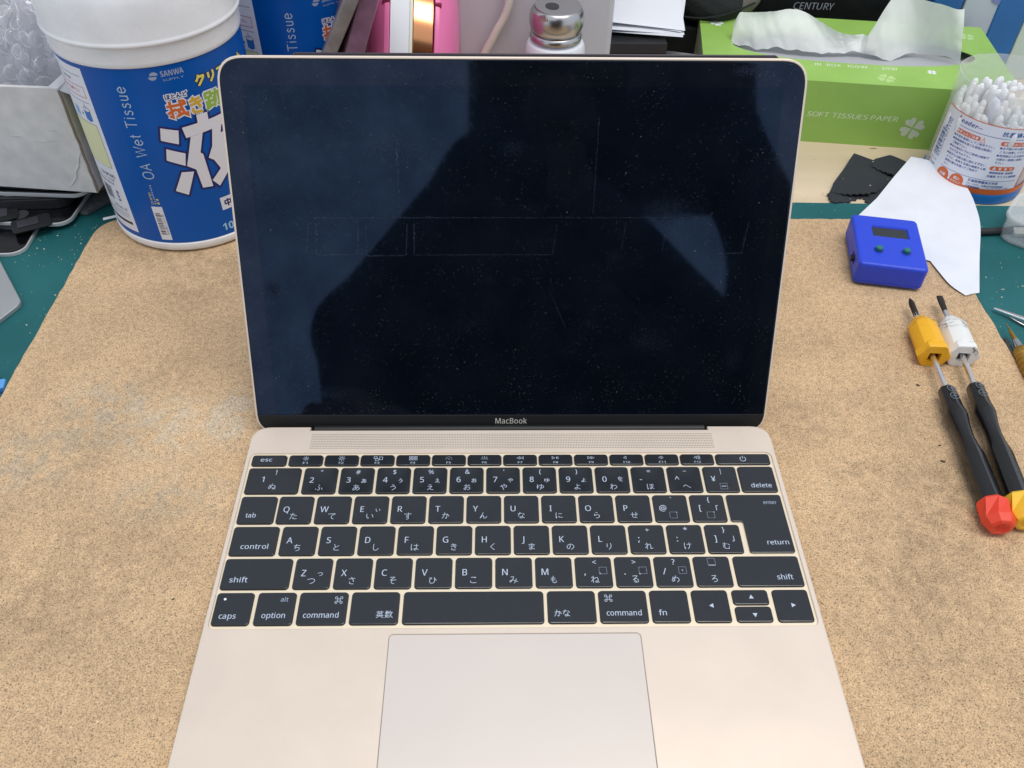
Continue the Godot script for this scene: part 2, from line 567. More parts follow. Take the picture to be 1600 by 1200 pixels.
func printed(pr: Pr, V: PackedVector3Array, N: PackedVector3Array) -> ArrayMesh:
	var C := PackedColorArray()
	for c in pr.c:
		C.append(c.srgb_to_linear())
	for i in range(0, V.size(), 3):
		var f := (V[i + 2] - V[i]).cross(V[i + 1] - V[i])
		if f.dot(N[i]) < 0:
			var q := V[i + 1]; V[i + 1] = V[i + 2]; V[i + 2] = q
			var e := C[i + 1]; C[i + 1] = C[i + 2]; C[i + 2] = e
			var g := N[i + 1]; N[i + 1] = N[i + 2]; N[i + 2] = g
	var arr := []
	arr.resize(Mesh.ARRAY_MAX)
	arr[Mesh.ARRAY_VERTEX] = V; arr[Mesh.ARRAY_NORMAL] = N; arr[Mesh.ARRAY_COLOR] = C
	var out := ArrayMesh.new()
	if V.size(): out.add_surface_from_arrays(Mesh.PRIMITIVE_TRIANGLES, arr)
	return out

# ---------------------------------------------------------------- materials
func mat(hex: String, rough := 0.5, metal := 0.0, spec := 0.5) -> StandardMaterial3D:
	var m := StandardMaterial3D.new()
	m.albedo_color = Color(hex)
	m.roughness = rough; m.metallic = metal; m.metallic_specular = spec
	return m

func grainy(m: StandardMaterial3D, cm: float, scale: float, freq: float, octaves := 3) -> StandardMaterial3D:
	# fine relief on a material: scale repeats per metre, cm of depth
	m.heightmap_enabled = true
	m.heightmap_scale = cm
	m.heightmap_texture = noise_tex(256, freq, octaves, 3)
	m.uv1_triplanar = true
	m.uv1_scale = Vector3.ONE * scale
	return m

func noise_tex(px: int, freq: float, octaves: int, sd: int, lo := 0.0, hi := 1.0) -> ImageTexture:
	var n := FastNoiseLite.new()
	n.seed = sd; n.frequency = freq; n.fractal_octaves = octaves
	var im := n.get_seamless_image(px, px)
	if lo > 0.0 or hi < 1.0:
		im.convert(Image.FORMAT_L8)
		var d := im.get_data()
		for i in d.size():
			d[i] = int(255.0 * lerpf(lo, hi, d[i] / 255.0))
		im = Image.create_from_data(px, px, false, Image.FORMAT_L8, d)
	im.convert(Image.FORMAT_RGB8)
	return ImageTexture.create_from_image(im)

func worn(m: StandardMaterial3D, scale: float, freq: float, lo: float, hi := 1.0, sd := 11) -> StandardMaterial3D:
	# uneven tone and gloss, from handling
	m.albedo_texture = noise_tex(512, freq, 5, sd, lo, hi)
	m.roughness_texture = noise_tex(512, freq * 1.7, 4, sd + 1, 0.7, 1.0)
	m.uv1_triplanar = true
	m.uv1_scale = Vector3.ONE * scale
	return m

func ink(rough := 0.5, spec := 0.5) -> StandardMaterial3D:
	var m := mat("ffffff", rough, 0.0, spec)
	m.vertex_color_use_as_albedo = true
	return m

# ---------------------------------------------------------------- scene tree
func numbered(called: String) -> String:
	taken[called] = taken.get(called, 0) + 1
	return called if taken[called] == 1 else "%s_%03d" % [called, taken[called] - 1]

func tag(o: Node3D, label: String, category := "", group := "", kind := "") -> void:
	o.set_meta("label", label)
	if category: o.set_meta("category", category)
	if group: o.set_meta("group", group)
	if kind: o.set_meta("kind", kind)

func thing(called: String, label: String, category: String, x: float, y: float, z: float, turn := 0.0, group := "") -> Node3D:
	var o := Node3D.new()
	o.name = numbered(called)
	add_child(o)
	o.position = Vector3(x, y, z) * MM
	o.rotation_degrees.y = turn
	tag(o, label, category, group)
	return o

func part(called: String, mesh: Mesh, m: Material, parent: Node3D, x := Transform3D()) -> MeshInstance3D:
	var o := MeshInstance3D.new()
	o.name = called
	o.mesh = mesh
	o.material_override = m
	o.transform = Transform3D(x.basis, x.origin * MM)
	parent.add_child(o, true)
	return o

func stuff(o: Node3D) -> Node3D:
	o.set_meta("kind", "stuff")
	return o

func solo(called: String, mesh: Mesh, m: Material, label: String, category: String, x: float, y: float, z: float, turn := 0.0, group := "") -> MeshInstance3D:
	var o := part(numbered(called), mesh, m, self)
	o.position = Vector3(x, y, z) * MM
	o.rotation_degrees.y = turn
	tag(o, label, category, group)
	return o

func moved(x: float, y: float, z: float, rx := 0.0, ry := 0.0, rz := 0.0) -> Transform3D:
	return Transform3D(Basis.from_euler(Vector3(deg_to_rad(rx), deg_to_rad(ry), deg_to_rad(rz))), Vector3(x, y, z))

# ---------------------------------------------------------------- camera, light, air
func _ready() -> void:
	rng.seed = 20
	var cam := Camera3D.new()
	cam.name = "camera"
	cam.transform = Transform3D(Basis(Vector3(0.99982814, 0.01223526, 0.01392773), Vector3(0.00129908, 0.7031921, -0.71099872), Vector3(-0.01849312, 0.71089463, 0.70305536)).orthonormalized(), Vector3(-8.57185, 354.00549, 280.71066) * MM)
	cam.fov = 48.888
	cam.near = 0.02
	cam.far = 30.0
	cam.current = true
	add_child(cam)
	var env := Environment.new()
	env.background_mode = Environment.BG_COLOR
	env.background_color = Color(0.725, 0.755, 0.80)
	env.background_energy_multiplier = 1.26
	env.tonemap_mode = Environment.TONE_MAPPER_LINEAR
	env.tonemap_exposure = 1.13
	env.sdfgi_enabled = true; env.ssao_enabled = true; env.ssil_enabled = true
	var we := WorldEnvironment.new()
	we.name = "air"
	we.environment = env
	add_child(we)
	var lamp := AreaLight3D.new()
	lamp.name = "ceiling_light"
	lamp.area_size = Vector2(1.2, 0.7)
	lamp.light_color = Color(1.0, 0.975, 0.94)
	lamp.light_energy = 1.75
	lamp.area_range = 8.0; lamp.area_attenuation = 2.0
	lamp.shadow_enabled = true
	lamp.transform = Transform3D(Basis.looking_at(Vector3(-0.16, -1.0, -0.12), Vector3(0, 0, -1)), Vector3(0.34, 1.75, 0.12))
	add_child(lamp)
	build_bench()
	build_laptop()
	build_left()
	build_behind()
	build_right()
	build_small()
	build_photographer()

# ---------------------------------------------------------------- the bench, mat and board
func build_bench() -> void:
	var wood := mat("ffffff", 0.55)
	wood.albedo_texture = wood_texture()
	var d := slab(PackedVector2Array([Vector2(-900, -640), Vector2(900, -640), Vector2(900, 420), Vector2(-900, 420)]), -34, -6, 1.0)
	for i in d.v.size():
		d.uv[i] = Vector2((d.v[i].x + 900) / 1800, (d.v[i].z + 640) / 1060)
	var desk := part("desk", finish(d), wood, self)
	tag(desk, "pale maple desk top under the green mat", "", "", "structure")
	var wl := worn(mat("c3c4c6", 0.8), 1.3, 0.01, 0.9)
	var w := box(1800, 900, 20, 0.5)
	var wall := part("wall", finish(w), wl, self, moved(0, -34, -655))
	tag(wall, "pale grey wall behind the desk", "", "", "structure")

	var mt := mat("ffffff", 0.62, 0.0, 0.4)
	mt.albedo_texture = mat_texture()
	mt = grainy(mt, 0.012, 1.0, 0.09)
	mt.uv1_triplanar = false
	var e := slab(rr(880, 590, 9, 5), 0, 2, 0.4)
	for i in e.v.size():
		e.uv[i] = Vector2(e.v[i].x / 880 + 0.5, e.v[i].z / 590 + 0.5)
	solo("cutting_mat", finish(e), mt, "large dark green cutting mat lying under the brown board, dusty", "cutting mat", 10, -6, 22, -1.4)

	var bm := mat("ffffff", 0.85, 0.0, 0.3)
	bm.albedo_texture = board_texture()
	bm.heightmap_enabled = true
	bm.heightmap_scale = 0.009
	bm.heightmap_texture = bm.albedo_texture
	var corners := PackedVector2Array([Vector2(-294.2, -239.5), Vector2(313, -240.5), Vector2(302, 212), Vector2(-293.5, 212)])
	var o := rounded(corners, [24.0, 3.0, 3.0, 3.0], 10)
	var fine := PackedVector2Array()
	for i in o.size():
		var a := o[i]; var b := o[(i + 1) % o.size()]
		var n := int(maxf(1, a.distance_to(b) / 6.0))
		for k in n:
			var q := a.lerp(b, float(k) / n)
			if n > 3: q += Vector2(rng.randf_range(-0.5, 0.5), rng.randf_range(-0.5, 0.5))
			fine.append(q)
	var f := slab(fine, 0, 4, 0.5)
	for i in f.v.size():
		f.uv[i] = Vector2((f.v[i].x + 300) / 620, (f.v[i].z + 245) / 465)
	solo("particle_board", finish(f, 50), bm, "brown pressed wood-chip board lying on the green mat under the open laptop", "board", 0, -4, 0)

func wood_texture() -> ImageTexture:
	var W := 1024; var H := 1024
	var n := FastNoiseLite.new(); n.seed = 4; n.frequency = 0.02; n.fractal_octaves = 5
	var fine := n.get_image(W, H).get_data()
	n.seed = 9; n.frequency = 0.0035
	var wide := n.get_image(W, H).get_data()
	var by := PackedByteArray(); by.resize(W * H * 3)
	for y in H:
		for x in W:
			var i := y * W + x
			var g: float = fine[(y * W + x / 24) % (W * H)] / 255.0
			var k: float = 0.87 + 0.13 * g + 0.07 * (wide[(y * W + x / 5) % (W * H)] / 255.0 - 0.5)
			by[i * 3] = int(clampf(224 * k, 0, 255)); by[i * 3 + 1] = int(clampf(204 * k, 0, 255)); by[i * 3 + 2] = int(clampf(176 * k * (0.97 + 0.03 * g), 0, 255))
	var im := Image.create_from_data(W, H, false, Image.FORMAT_RGB8, by)
	for k in 420:
		var s := rng.randi_range(1, 2)
		im.fill_rect(Rect2i(rng.randi_range(0, W - 4), rng.randi_range(0, H - 4), s + rng.randi_range(0, 1), 1), Color(0.32, 0.25, 0.18))
	return ImageTexture.create_from_image(im)

func mat_texture() -> ImageTexture:
	var W := 1600; var H := 1072
	var n := FastNoiseLite.new(); n.seed = 14; n.frequency = 0.004; n.fractal_octaves = 5
	var a := n.get_image(W, H).get_data()
	n.seed = 15; n.frequency = 0.35; n.fractal_octaves = 1
	var b := n.get_image(W, H).get_data()
	var by := PackedByteArray(); by.resize(W * H * 3)
	for i in W * H:
		var k: float = 0.86 + 0.20 * a[i] / 255.0 + 0.08 * (b[i] / 255.0 - 0.5)
		by[i * 3] = int(27 * k + (a[i] - 110) * 0.06); by[i * 3 + 1] = int(100 * k); by[i * 3 + 2] = int(104 * k)
	var im := Image.create_from_data(W, H, false, Image.FORMAT_RGB8, by)
	for k in 2600:
		var g := rng.randf_range(0.28, 0.62)
		im.fill_rect(Rect2i(rng.randi_range(0, W - 3), rng.randi_range(0, H - 3), rng.randi_range(1, 2), 1), Color(g * 0.75, g, g * 0.95))
	return ImageTexture.create_from_image(im)

func board_texture() -> ImageTexture:
	# pressed chips: fine grain, dark and light flakes, handling stains
	var W := 1488; var H := 1116
	var n := FastNoiseLite.new(); n.seed = 31; n.frequency = 0.52; n.fractal_octaves = 2
	var g1 := n.get_image(W, H).get_data()
	n.seed = 32; n.frequency = 0.09; n.fractal_octaves = 3
	var g2 := n.get_image(W, H).get_data()
	n.seed = 33; n.frequency = 0.006; n.fractal_octaves = 4
	var g3 := n.get_image(W, H).get_data()
	n.seed = 36; n.frequency = 0.03; n.fractal_octaves = 4
	var g4 := n.get_image(W, H).get_data()
	# stains, and a darker strip along the front tub's foot: centre (mm), radii, tone (below 0 darker, above 0 worn and paler)
	var spots := [[-200, -38, 34, 18, 0.8], [-262, -12, 22, 22, 0.6], [-235, -60, 22, 14, 0.5], [-157, -44, 9, 15, 1.3], [-180, 12, 26, 12, 0.5], [-228, -196, 60, 12, -0.5], [-190, -165, 34, 16, -0.55],
		[-150, -120, 30, 20, -0.3], [-210, -75, 24, 14, -0.4], [-238, -18, 14, 30, -0.35], [-270, -20, 20, 40, -0.3], [-262, 60, 40, 22, -0.45], [-250, 92, 50, 16, -0.4], [-180, 40, 30, 40, -0.25],
		[170, -30, 16, 10, -0.4], [185, -4, 14, 8, -0.55], [176, -48, 40, 16, -0.3], [215, 40, 50, 36, -0.3], [190, 90, 30, 40, -0.35], [240, 10, 26, 40, -0.4], [160, -170, 30, 26, -0.3], [270, -60, 18, 50, -0.28], [205, -100, 22, 12, -0.3]]
	var by := PackedByteArray(); by.resize(W * H * 3)
	for y in H:
		var my := y * 465.0 / H - 245.0
		var near := []
		for s in spots:
			if absf(my - s[1]) < s[3] * 2.2: near.append(s)
		for x in W:
			var i := y * W + x
			var mx := x * 620.0 / W - 300.0
			var st := 0.0; var pale := 0.0
			for s in near:
				var q: float = ((mx - s[0]) / s[2]) ** 2 + ((my - s[1]) / s[3]) ** 2
				if q < 4.0:
					var f: float = (1.0 - q / 4.0) ** 2 * clampf((g4[i] - 70) / 90.0, 0, 1.3)
					if s[4] < 0: st += f * s[4]
					else: pale += f * s[4]
			var k: float = 1.0 + 0.44 * (g1[i] / 255.0 - 0.5) + 0.14 * (g2[i] / 255.0 - 0.5) + 0.12 * (g3[i] / 255.0 - 0.5) + 0.15 * st
			if g1[i] < 72: k *= 0.80
			var r := 203.0 * k; var g := 173.0 * k; var b := 137.0 * k
			if pale > 0.0:
				pale = minf(pale, 0.9) * 0.95
				r = lerpf(r, 198 * k, pale); g = lerpf(g, 181 * k, pale); b = lerpf(b, 157 * k, pale)
			by[i * 3] = int(clampf(r, 20, 245)); by[i * 3 + 1] = int(clampf(g, 18, 235)); by[i * 3 + 2] = int(clampf(b, 14, 225))
	# flakes
	for k in 60000:
		var x := rng.randi_range(2, W - 6); var y := rng.randi_range(2, H - 6)
		var dx := rng.randi_range(-1, 1); var dy := rng.randi_range(-1, 1)
		var dark := rng.randf() < 0.62
		var f := rng.randf_range(0.58, 0.8) if dark else rng.randf_range(1.1, 1.26)
		if rng.randf() < 0.03: f *= 0.6
		for j in (2 if k % 5 == 0 else 1):
			var o := ((clampi(y + dy * j, 0, H - 1)) * W + clampi(x + dx * j, 0, W - 1)) * 3
			for c in 3:
				by[o + c] = int(clampf(by[o + c] * f, 14, 240))
	return ImageTexture.create_from_image(Image.create_from_data(W, H, false, Image.FORMAT_RGB8, by))

# ---------------------------------------------------------------- the laptop
const ROW := 18.05
var legend_ink: StandardMaterial3D
var key_mat: StandardMaterial3D
const LEG := Color(0.74, 0.79, 0.87)
const DIM := Color(0.62, 0.67, 0.76)

func build_laptop() -> void:
	var lap := thing("laptop", "open gold laptop with a dark dusty screen and black Japanese keyboard on the board", "laptop", 0, 9, 0)
	lap.rotation_degrees.x = 1.6
	var gold := mat("e2d3c4", 0.42, 0.18)
	gold.roughness_texture = noise_tex(512, 0.006, 5, 61, 0.8, 1.0)
	gold.uv1_triplanar = true; gold.uv1_scale = Vector3.ONE * 4.0
	gold.albedo_texture = noise_tex(512, 0.01, 5, 63, 0.965, 1.0)
	gold.heightmap_enabled = true; gold.heightmap_scale = 0.0006; gold.heightmap_texture = noise_tex(512, 0.4, 2, 62)
	var well_gold := mat("efe0c6", 0.40, 0.22)
	var dark := mat("0b0b0d", 0.45)

	# base: rounded outline with the hinge notch, a recessed keyboard tray and the trackpad opening
	var out := rounded(PackedVector2Array([Vector2(-140.25, -27.2), Vector2(-109.3, -27.2), Vector2(-109.3, -24.8), Vector2(106.9, -24.8), Vector2(106.9, -27.2), Vector2(140.25, -27.2), Vector2(140.25, 169.6), Vector2(-140.25, 169.6)]), [10.0, 0.0, 0.0, 0.0, 0.0, 10.0, 10.0, 10.0], 8)
	var well := rr(276.4, 100.6, 3.2, 5)
	for i in well.size():
		well[i] += Vector2(-0.2, 41.1)
	var pad := rr(113.2, 68.0, 2.2, 5)
	for i in pad.size():
		pad[i] += Vector2(-0.3, 127.9)
	var m := MB.new()
	var rings := []
	var low := PackedVector3Array()
	for p in inset(out, 7.0):
		low.append(Vector3(p.x, -8.0 + p.y * 0.0279, p.y))
	rings.append(low)
	var mid := PackedVector3Array()
	for p in inset(out, 0.5):
		mid.append(Vector3(p.x, lerpf(-2.6, -8.0 + p.y * 0.0279, 0.35), p.y))
	rings.append(mid)
	rings.append(lift(out, -1.5)); rings.append(lift(out, -0.7))
	rings.append(lift(inset(out, 0.18), -0.25)); rings.append(lift(inset(out, 0.7), 0.0))
	m.loft(rings, true, false)
	# top face with two openings
	var top := inset(out, 0.7)
	var cut := split_holes(top, [well, pad])
	for tr in cut:
		var a := m.add(Vector3(tr[0].x, 0, tr[0].y)); var b := m.add(Vector3(tr[1].x, 0, tr[1].y)); var c := m.add(Vector3(tr[2].x, 0, tr[2].y))
		if (tr[1] - tr[0]).cross(tr[2] - tr[0]) > 0: m.tri(a, b, c)
		else: m.tri(a, c, b)
	for h in [well, pad]:
		var deep := -0.75 if h == well else -1.0
		m.loft([lift(h, 0.0), lift(inset(h, 0.25), -0.22), lift(inset(h, 0.3), deep)], false, false, true)
	part("base", finish(m, 42), gold, lap)
	var tray := MB.new()
	tray.cap(lift(inset(well, 0.05), -0.74))
	part("keyboard_tray", finish(tray, 30, false), well_gold, lap)
	var padgap := MB.new()
	padgap.cap(lift(pad, -0.98))
	part("trackpad_gap", finish(padgap, 30, false), mat("5a5048", 0.6), lap)
	var tp := slab(inset(pad, 0.42), -0.95, -0.03, 0.18)
	var tpm := mat("d6ccc4", 0.38, 0.10)
	tpm.roughness_texture = noise_tex(512, 0.008, 4, 71, 0.75, 1.0); tpm.uv1_triplanar = true; tpm.uv1_scale = Vector3.ONE * 5.0
	part("trackpad", finish(tp), tpm, lap)
	for s in [[-118, -12], [118, -12], [-118, 148], [118, 148]]:
		part("foot", finish(lathe([[7.5, 0], [7.5, 0.9], [6.8, 1.2]], 20)), dark, lap, moved(s[0], -9.0 + s[1] * 0.0279 + 0.06, s[1], 1.6))

	# speaker grille: small dark holes
	var gr := Pr.new()
	for r in 9:
		for c in 250:
			var p := Vector2(-107.6 + c * 0.866, -21.7 + r * 1.18)
			for k in 6:
				gr.tri(p, p + Vector2.from_angle(TAU * k / 6) * 0.26, p + Vector2.from_angle(TAU * (k + 1) / 6) * 0.26, Color(0.30, 0.26, 0.22), 0)
	stuff(part("speaker_hole", print_plane(gr, Vector3.ZERO, Vector3(1, 0, 0), Vector3(0, 0, 1), -0.012), ink(0.7), lap))

	build_keys(lap)
	build_lid(lap, gold)

func split_holes(outer: PackedVector2Array, holes: Array) -> Array:
	# triangles of an outline with openings, joined to the edge by narrow bridges
	var poly := PackedVector2Array(outer)
	var area := 0.0
	for i in poly.size():
		area += poly[i].cross(poly[(i + 1) % poly.size()])
	for h in holes:
		var hole: PackedVector2Array = PackedVector2Array(h)
		var ha := 0.0
		for i in hole.size():
			ha += hole[i].cross(hole[(i + 1) % hole.size()])
		if (ha > 0) == (area > 0): hole.reverse()
		var best := 1e18; var bi := 0; var bj := 0
		for i in poly.size():
			for j in hole.size():
				var d := poly[i].distance_squared_to(hole[j])
				if d < best:
					best = d; bi = i; bj = j
		var next := PackedVector2Array()
		for i in bi + 1:
			next.append(poly[i])
		for j in hole.size() + 1:
			next.append(hole[(bj + j) % hole.size()])
		for i in range(bi, poly.size()):
			next.append(poly[i])
		poly = next
	var idx := Geometry2D.triangulate_polygon(poly)
	var out := []
	for i in range(0, idx.size(), 3):
		out.append([poly[idx[i]], poly[idx[i + 1]], poly[idx[i + 2]]])
	return out

func keycap(w: float, h: float, dish: float) -> ArrayMesh:
	var m := MB.new()
	var o := dense(rr(w, h, 1.5, 4), 1.6) if dish > 0.0 else rr(w, h, 1.5, 4)
	var fl := inset(o, -0.25)
	var rings := [lift(fl, -0.70), lift(fl, -0.62), lift(o, -0.60), lift(o, 0.0), lift(inset(o, 0.09), 0.17), lift(inset(o, 0.3), 0.25)]
	var e := inset(o, 0.3)
	for s in [0.95, 0.87, 0.76, 0.62, 0.46, 0.3, 0.14]:
		var ring := PackedVector3Array()
		for p in e:
			var u: float = p.x * s / (w * 0.5); var v: float = p.y * s / (h * 0.5)
			ring.append(Vector3(p.x * s, 0.25 - dish * (1.0 - u * u) * (1.0 - v * v), p.y * s))
		rings.append(ring)
	m.loft(rings)
	return finish(m, 30)

func add_key(lap: Node3D, x0: float, x1: float, z0: float, z1: float, dish: float, cache: Dictionary) -> MeshInstance3D:
	var id := "%.1f_%.1f_%.2f" % [x1 - x0, z1 - z0, dish]
	if not cache.has(id): cache[id] = keycap(x1 - x0, z1 - z0, dish)
	return part("key", cache[id], key_mat, lap, moved((x0 + x1) / 2, 0, (z0 + z1) / 2))

func legend(key: MeshInstance3D, pr: Pr) -> void:
	if pr.p.size(): part("legend", print_plane(pr, Vector3(0, 0.27, 0), Vector3(1, 0, 0), Vector3(0, 0, -1), 0.012), legend_ink, key)

func mark(pr: Pr, s: String, u: float, v: float, size: float) -> void:
	# one character centred at (u, v) of a letter key, in millimetres from its middle
	if s == "": return
	if s.unicode_at(0) > 0x3000: jp(pr, s, at2(u - size / 2, v - size / 2), size, size * 0.062, LEG)
	else: latin(pr, s, at2(u, v - size * 0.4), size * 0.8, LEG, 0, 0, 1)

func dashed(pr: Pr, o: Vector2, r: float) -> void:
	for s in [[Vector2(-1, -1), Vector2(1, -1)], [Vector2(1, -1), Vector2(1, 1)], [Vector2(1, 1), Vector2(-1, 1)], [Vector2(-1, 1), Vector2(-1, -1)]]:
		for k in 5:
			var a: Vector2 = o + s[0].lerp(s[1], k / 5.0 + 0.02) * r
			var b: Vector2 = o + s[0].lerp(s[1], k / 5.0 + 0.11) * r
			pr.line([a, b], 0.2, DIM)

func build_keys(lap: Node3D) -> void:
	key_mat = mat("12171e", 0.22, 0.0, 0.58)
	key_mat.roughness_texture = noise_tex(512, 0.02, 4, 81, 0.72, 1.0)
	key_mat.uv1_triplanar = true; key_mat.uv1_world_triplanar = true; key_mat.uv1_scale = Vector3.ONE * 12.0
	legend_ink = ink(0.5)
	var cache := {}
	# function row
	var names := ["F1", "F2", "F3", "F4", "F5", "F6", "F7", "F8", "F9", "F10", "F11", "F12"]
	var fz0 := -7.5; var fz1 := -0.7
	var k := add_key(lap, -136.7, -118.8, fz0, fz1, 0.0, cache)
	var pr := Pr.new()
	latin(pr, "esc", at2(-4.4, -0.8), 2.3, LEG, 0, 6.0)
	legend(k, pr)
	for i in 12:
		var x := -117.4 + i * 18.755
		k = add_key(lap, x, x + 17.5, fz0, fz1, 0.0, cache)
		pr = Pr.new()
		latin(pr, names[i], at2(0, -2.5), 1.25, LEG, 0, 2.4 if i < 9 else 3.4, 1)
		fn_icon(pr, i, Vector2(0, 1.1))
		legend(k, pr)
	k = add_key(lap, 107.7, 136.2, fz0, fz1, 0.0, cache)
	pr = Pr.new()
	var arc := []
	for i in 13:
		arc.append(Vector2.from_angle(deg_to_rad(125 + i * 290.0 / 12)) * 1.5 + Vector2(0, 0))
	pr.line(arc, 0.3, LEG)
	pr.line([Vector2(0, 0.3), Vector2(0, 1.9)], 0.3, LEG)
	legend(k, pr)

	# number row: [main, shifted, kana, small kana]
	var num := [["2", "\"", "ふ", ""], ["3", "#", "あ", "ぁ"], ["4", "$", "う", "ぅ"], ["5", "%", "え", "ぇ"], ["6", "&", "お", "ぉ"], ["7", "'", "や", "ゃ"], ["8", "(", "ゆ", "ゅ"], ["9", ")", "よ", "ょ"], ["0", "", "わ", "を"], ["-", "=", "ほ", ""], ["^", "~", "へ", ""], ["¥", "|", "", "-"]]
	var z := [0.0, 0.0, 0.0, 0.0, 0.0]
	var z0 := 0.95; var z1 := ROW - 0.95
	k = add_key(lap, -136.9, -109.9, z0, z1, 0.0, cache)
	pr = Pr.new()
	mark(pr, "1", -5.2, 0.8, 4.2); mark(pr, "!", 1.0, 5.2, 3.6); mark(pr, "ぬ", 0.2, -3.8, 4.2)
	legend(k, pr)
	for i in 12:
		var x := -108.0 + i * 18.86
		k = add_key(lap, x, x + 17.1, z0, z1, 0.24, cache)
		pr = Pr.new()
		var n: Array = num[i]
		mark(pr, n[0], -4.1, 0.2, 4.2)
		mark(pr, n[1], 0.4, 5.2, 3.4)
		if n[2]: mark(pr, n[2], 0.3, -4.6, 4.2)
		if n[3] == "-":
			dashed(pr, Vector2(0.6, -4.6), 1.8); pr.line([Vector2(-0.5, -4.6), Vector2(1.7, -4.6)], 0.35, LEG)
		elif n[3]: mark(pr, n[3], 4.4 if n[3] != "を" else 4.2, 0.2, 3.6 if n[3] == "を" else 4.2)
		legend(k, pr)
	k = add_key(lap, 117.9, 136.2, z0, z1, 0.16, cache)
	pr = Pr.new()
	latin(pr, "delete", at2(6.4, -5.4), 2.7, LEG, 0, 10.6, 2)
	legend(k, pr)

	# letter rows
	var rows := [
		[1, -117.8, [["Q", "た"], ["W", "て"], ["E", "い", "ぃ"], ["R", "す"], ["T", "か"], ["Y", "ん"], ["U", "な"], ["I", "に"], ["O", "ら"], ["P", "せ"], ["@", "", "`"], ["[", "", "{", "「"]]],
		[2, -113.2, [["A", "ち"], ["S", "と"], ["D", "し"], ["F", "は"], ["G", "き"], ["H", "く"], ["J", "ま"], ["K", "の"], ["L", "り"], [";", "れ", "+"], [":", "け", "*"], ["]", "む", "}", "」"]]],
		[3, -103.7, [["Z", "つ", "っ"], ["X", "さ"], ["C", "そ"], ["V", "ひ"], ["B", "こ"], ["N", "み"], ["M", "も"], [",", "ね", "<", "d"], [".", "る", ">", "d"], ["/", "め", "?", "d"], ["", "ろ", "", "d"]]]]
	for row in rows:
		z0 = row[0] * ROW + 0.95; z1 = (row[0] + 1) * ROW - 0.95
		for i in row[2].size():
			var x: float = row[1] + i * (18.86 if row[0] < 3 else 18.94)
			var n: Array = row[2][i]
			k = add_key(lap, x, x + 17.1, z0, z1, 0.24, cache)
			pr = Pr.new()
			var third: String = n[2] if n.size() > 2 else ""
			mark(pr, n[0], -4.2, 0.1, 4.2)
			mark(pr, n[1], -0.1 if third == "" or third.unicode_at(0) > 0x3000 else 0.4, -4.0, 4.3)
			if third and third.unicode_at(0) > 0x3000: mark(pr, third, 4.2, 0.1, 3.8)
			else: mark(pr, third, 0.5, 5.2, 3.6)
			if n.size() > 3 and n[3] == "d":
				if n[0] == "":
					dashed(pr, Vector2(0, 5.2), 1.8); pr.line([Vector2(-1.6, 3.2), Vector2(1.6, 3.2)], 0.3, LEG)
				else:
					dashed(pr, Vector2(4.4, 0.6), 1.8)
					if n[0] == ",": pr.line([Vector2(2.7, -0.6), Vector2(3.3, -1.2)], 0.3, LEG)
					if n[0] == ".": pr.line([Vector2(2.8, -0.9), Vector2(3.2, -1.3), Vector2(2.8, -1.5), Vector2(2.6, -1.2)], 0.2, LEG, 0, 0, true)
					if n[0] == "/": pr.disc(Vector2(4.4, 0.6), 0.3, LEG, 0, 8)
			elif n.size() > 3:
				var s := 1.0 if n[3] == "「" else -1.0
				pr.line([Vector2(4.4 + s * 0.5, 1.4 * s), Vector2(4.4 - s * 0.4, 1.4 * s), Vector2(4.4 - s * 0.4, -1.4 * s)], 0.32, LEG)
			if n[0] == "@" or n[0] == "[":
				dashed(pr, Vector2(0.6, -4.2), 1.8); pr.disc(Vector2(2.4, -2.5), 0.3, LEG, 0, 8)
			legend(k, pr)
			if n[0] == "F" or n[0] == "J":
				part("bump", finish(tube([Vector3(0.6, 0.12, 0.6), Vector3(1.4, 0.12, 0.6)], [0.22], 8)), key_mat, k)
	# wide keys
	word_key(lap, -137.0, -119.2, 1, "tab", -5.0, 5.0, 2.6, cache)
	word_key(lap, -137.1, -115.1, 2, "control", -5.8, 13.2, 2.7, cache)
	word_key(lap, -137.2, -105.6, 3, "shift", -12.0, 8.4, 2.7, cache)
	k = add_key(lap, 105.0, 136.3, 3 * ROW + 0.95, 4 * ROW - 0.95, 0.0, cache)
	pr = Pr.new()
	latin(pr, "shift", at2(11.0, -4.6), 2.7, LEG, 0, 7.6, 2)
	legend(k, pr)
	# return key, an upright L
	var ret := rounded(PackedVector2Array([Vector2(108.4, ROW + 0.95), Vector2(136.3, ROW + 0.95), Vector2(136.3, 3 * ROW - 0.95), Vector2(114.2, 3 * ROW - 0.95), Vector2(114.2, 2 * ROW - 0.95), Vector2(108.4, 2 * ROW - 0.95)]), [1.5, 1.5, 1.5, 1.5, 1.2, 1.5], 4)
	for i in ret.size():
		ret[i] -= Vector2(122, 36)
	k = part("key", finish(slab(ret, -0.7, 0.25, 0.3), 30), key_mat, lap, moved(122, 0, 36))
	pr = Pr.new()
	latin(pr, "enter", at2(11.5, 11.2), 2.1, DIM, 0, 6.8, 2)
	latin(pr, "return", at2(12.2, -12.6), 2.6, LEG, 0, 10.6, 2)
	legend(k, pr)
	# bottom row
	var b0 := 4 * ROW + 0.95; var b1 := 5 * ROW - 0.95
	k = add_key(lap, -137.2, -120.4, b0, b1, 0.0, cache)
	pr = Pr.new()
	pr.disc(Vector2(-4.4, 4.8), 0.62, Color(0.9, 0.97, 0.95), 0, 12)
	latin(pr, "caps", at2(-5.4, -5.0), 2.7, LEG, 0, 7.6)
	legend(k, pr)
	k = add_key(lap, -118.3, -101.0, b0, b1, 0.0, cache)
	pr = Pr.new()
	latin(pr, "alt", at2(5.4, 3.4), 2.2, DIM, 0, 3.4, 2)
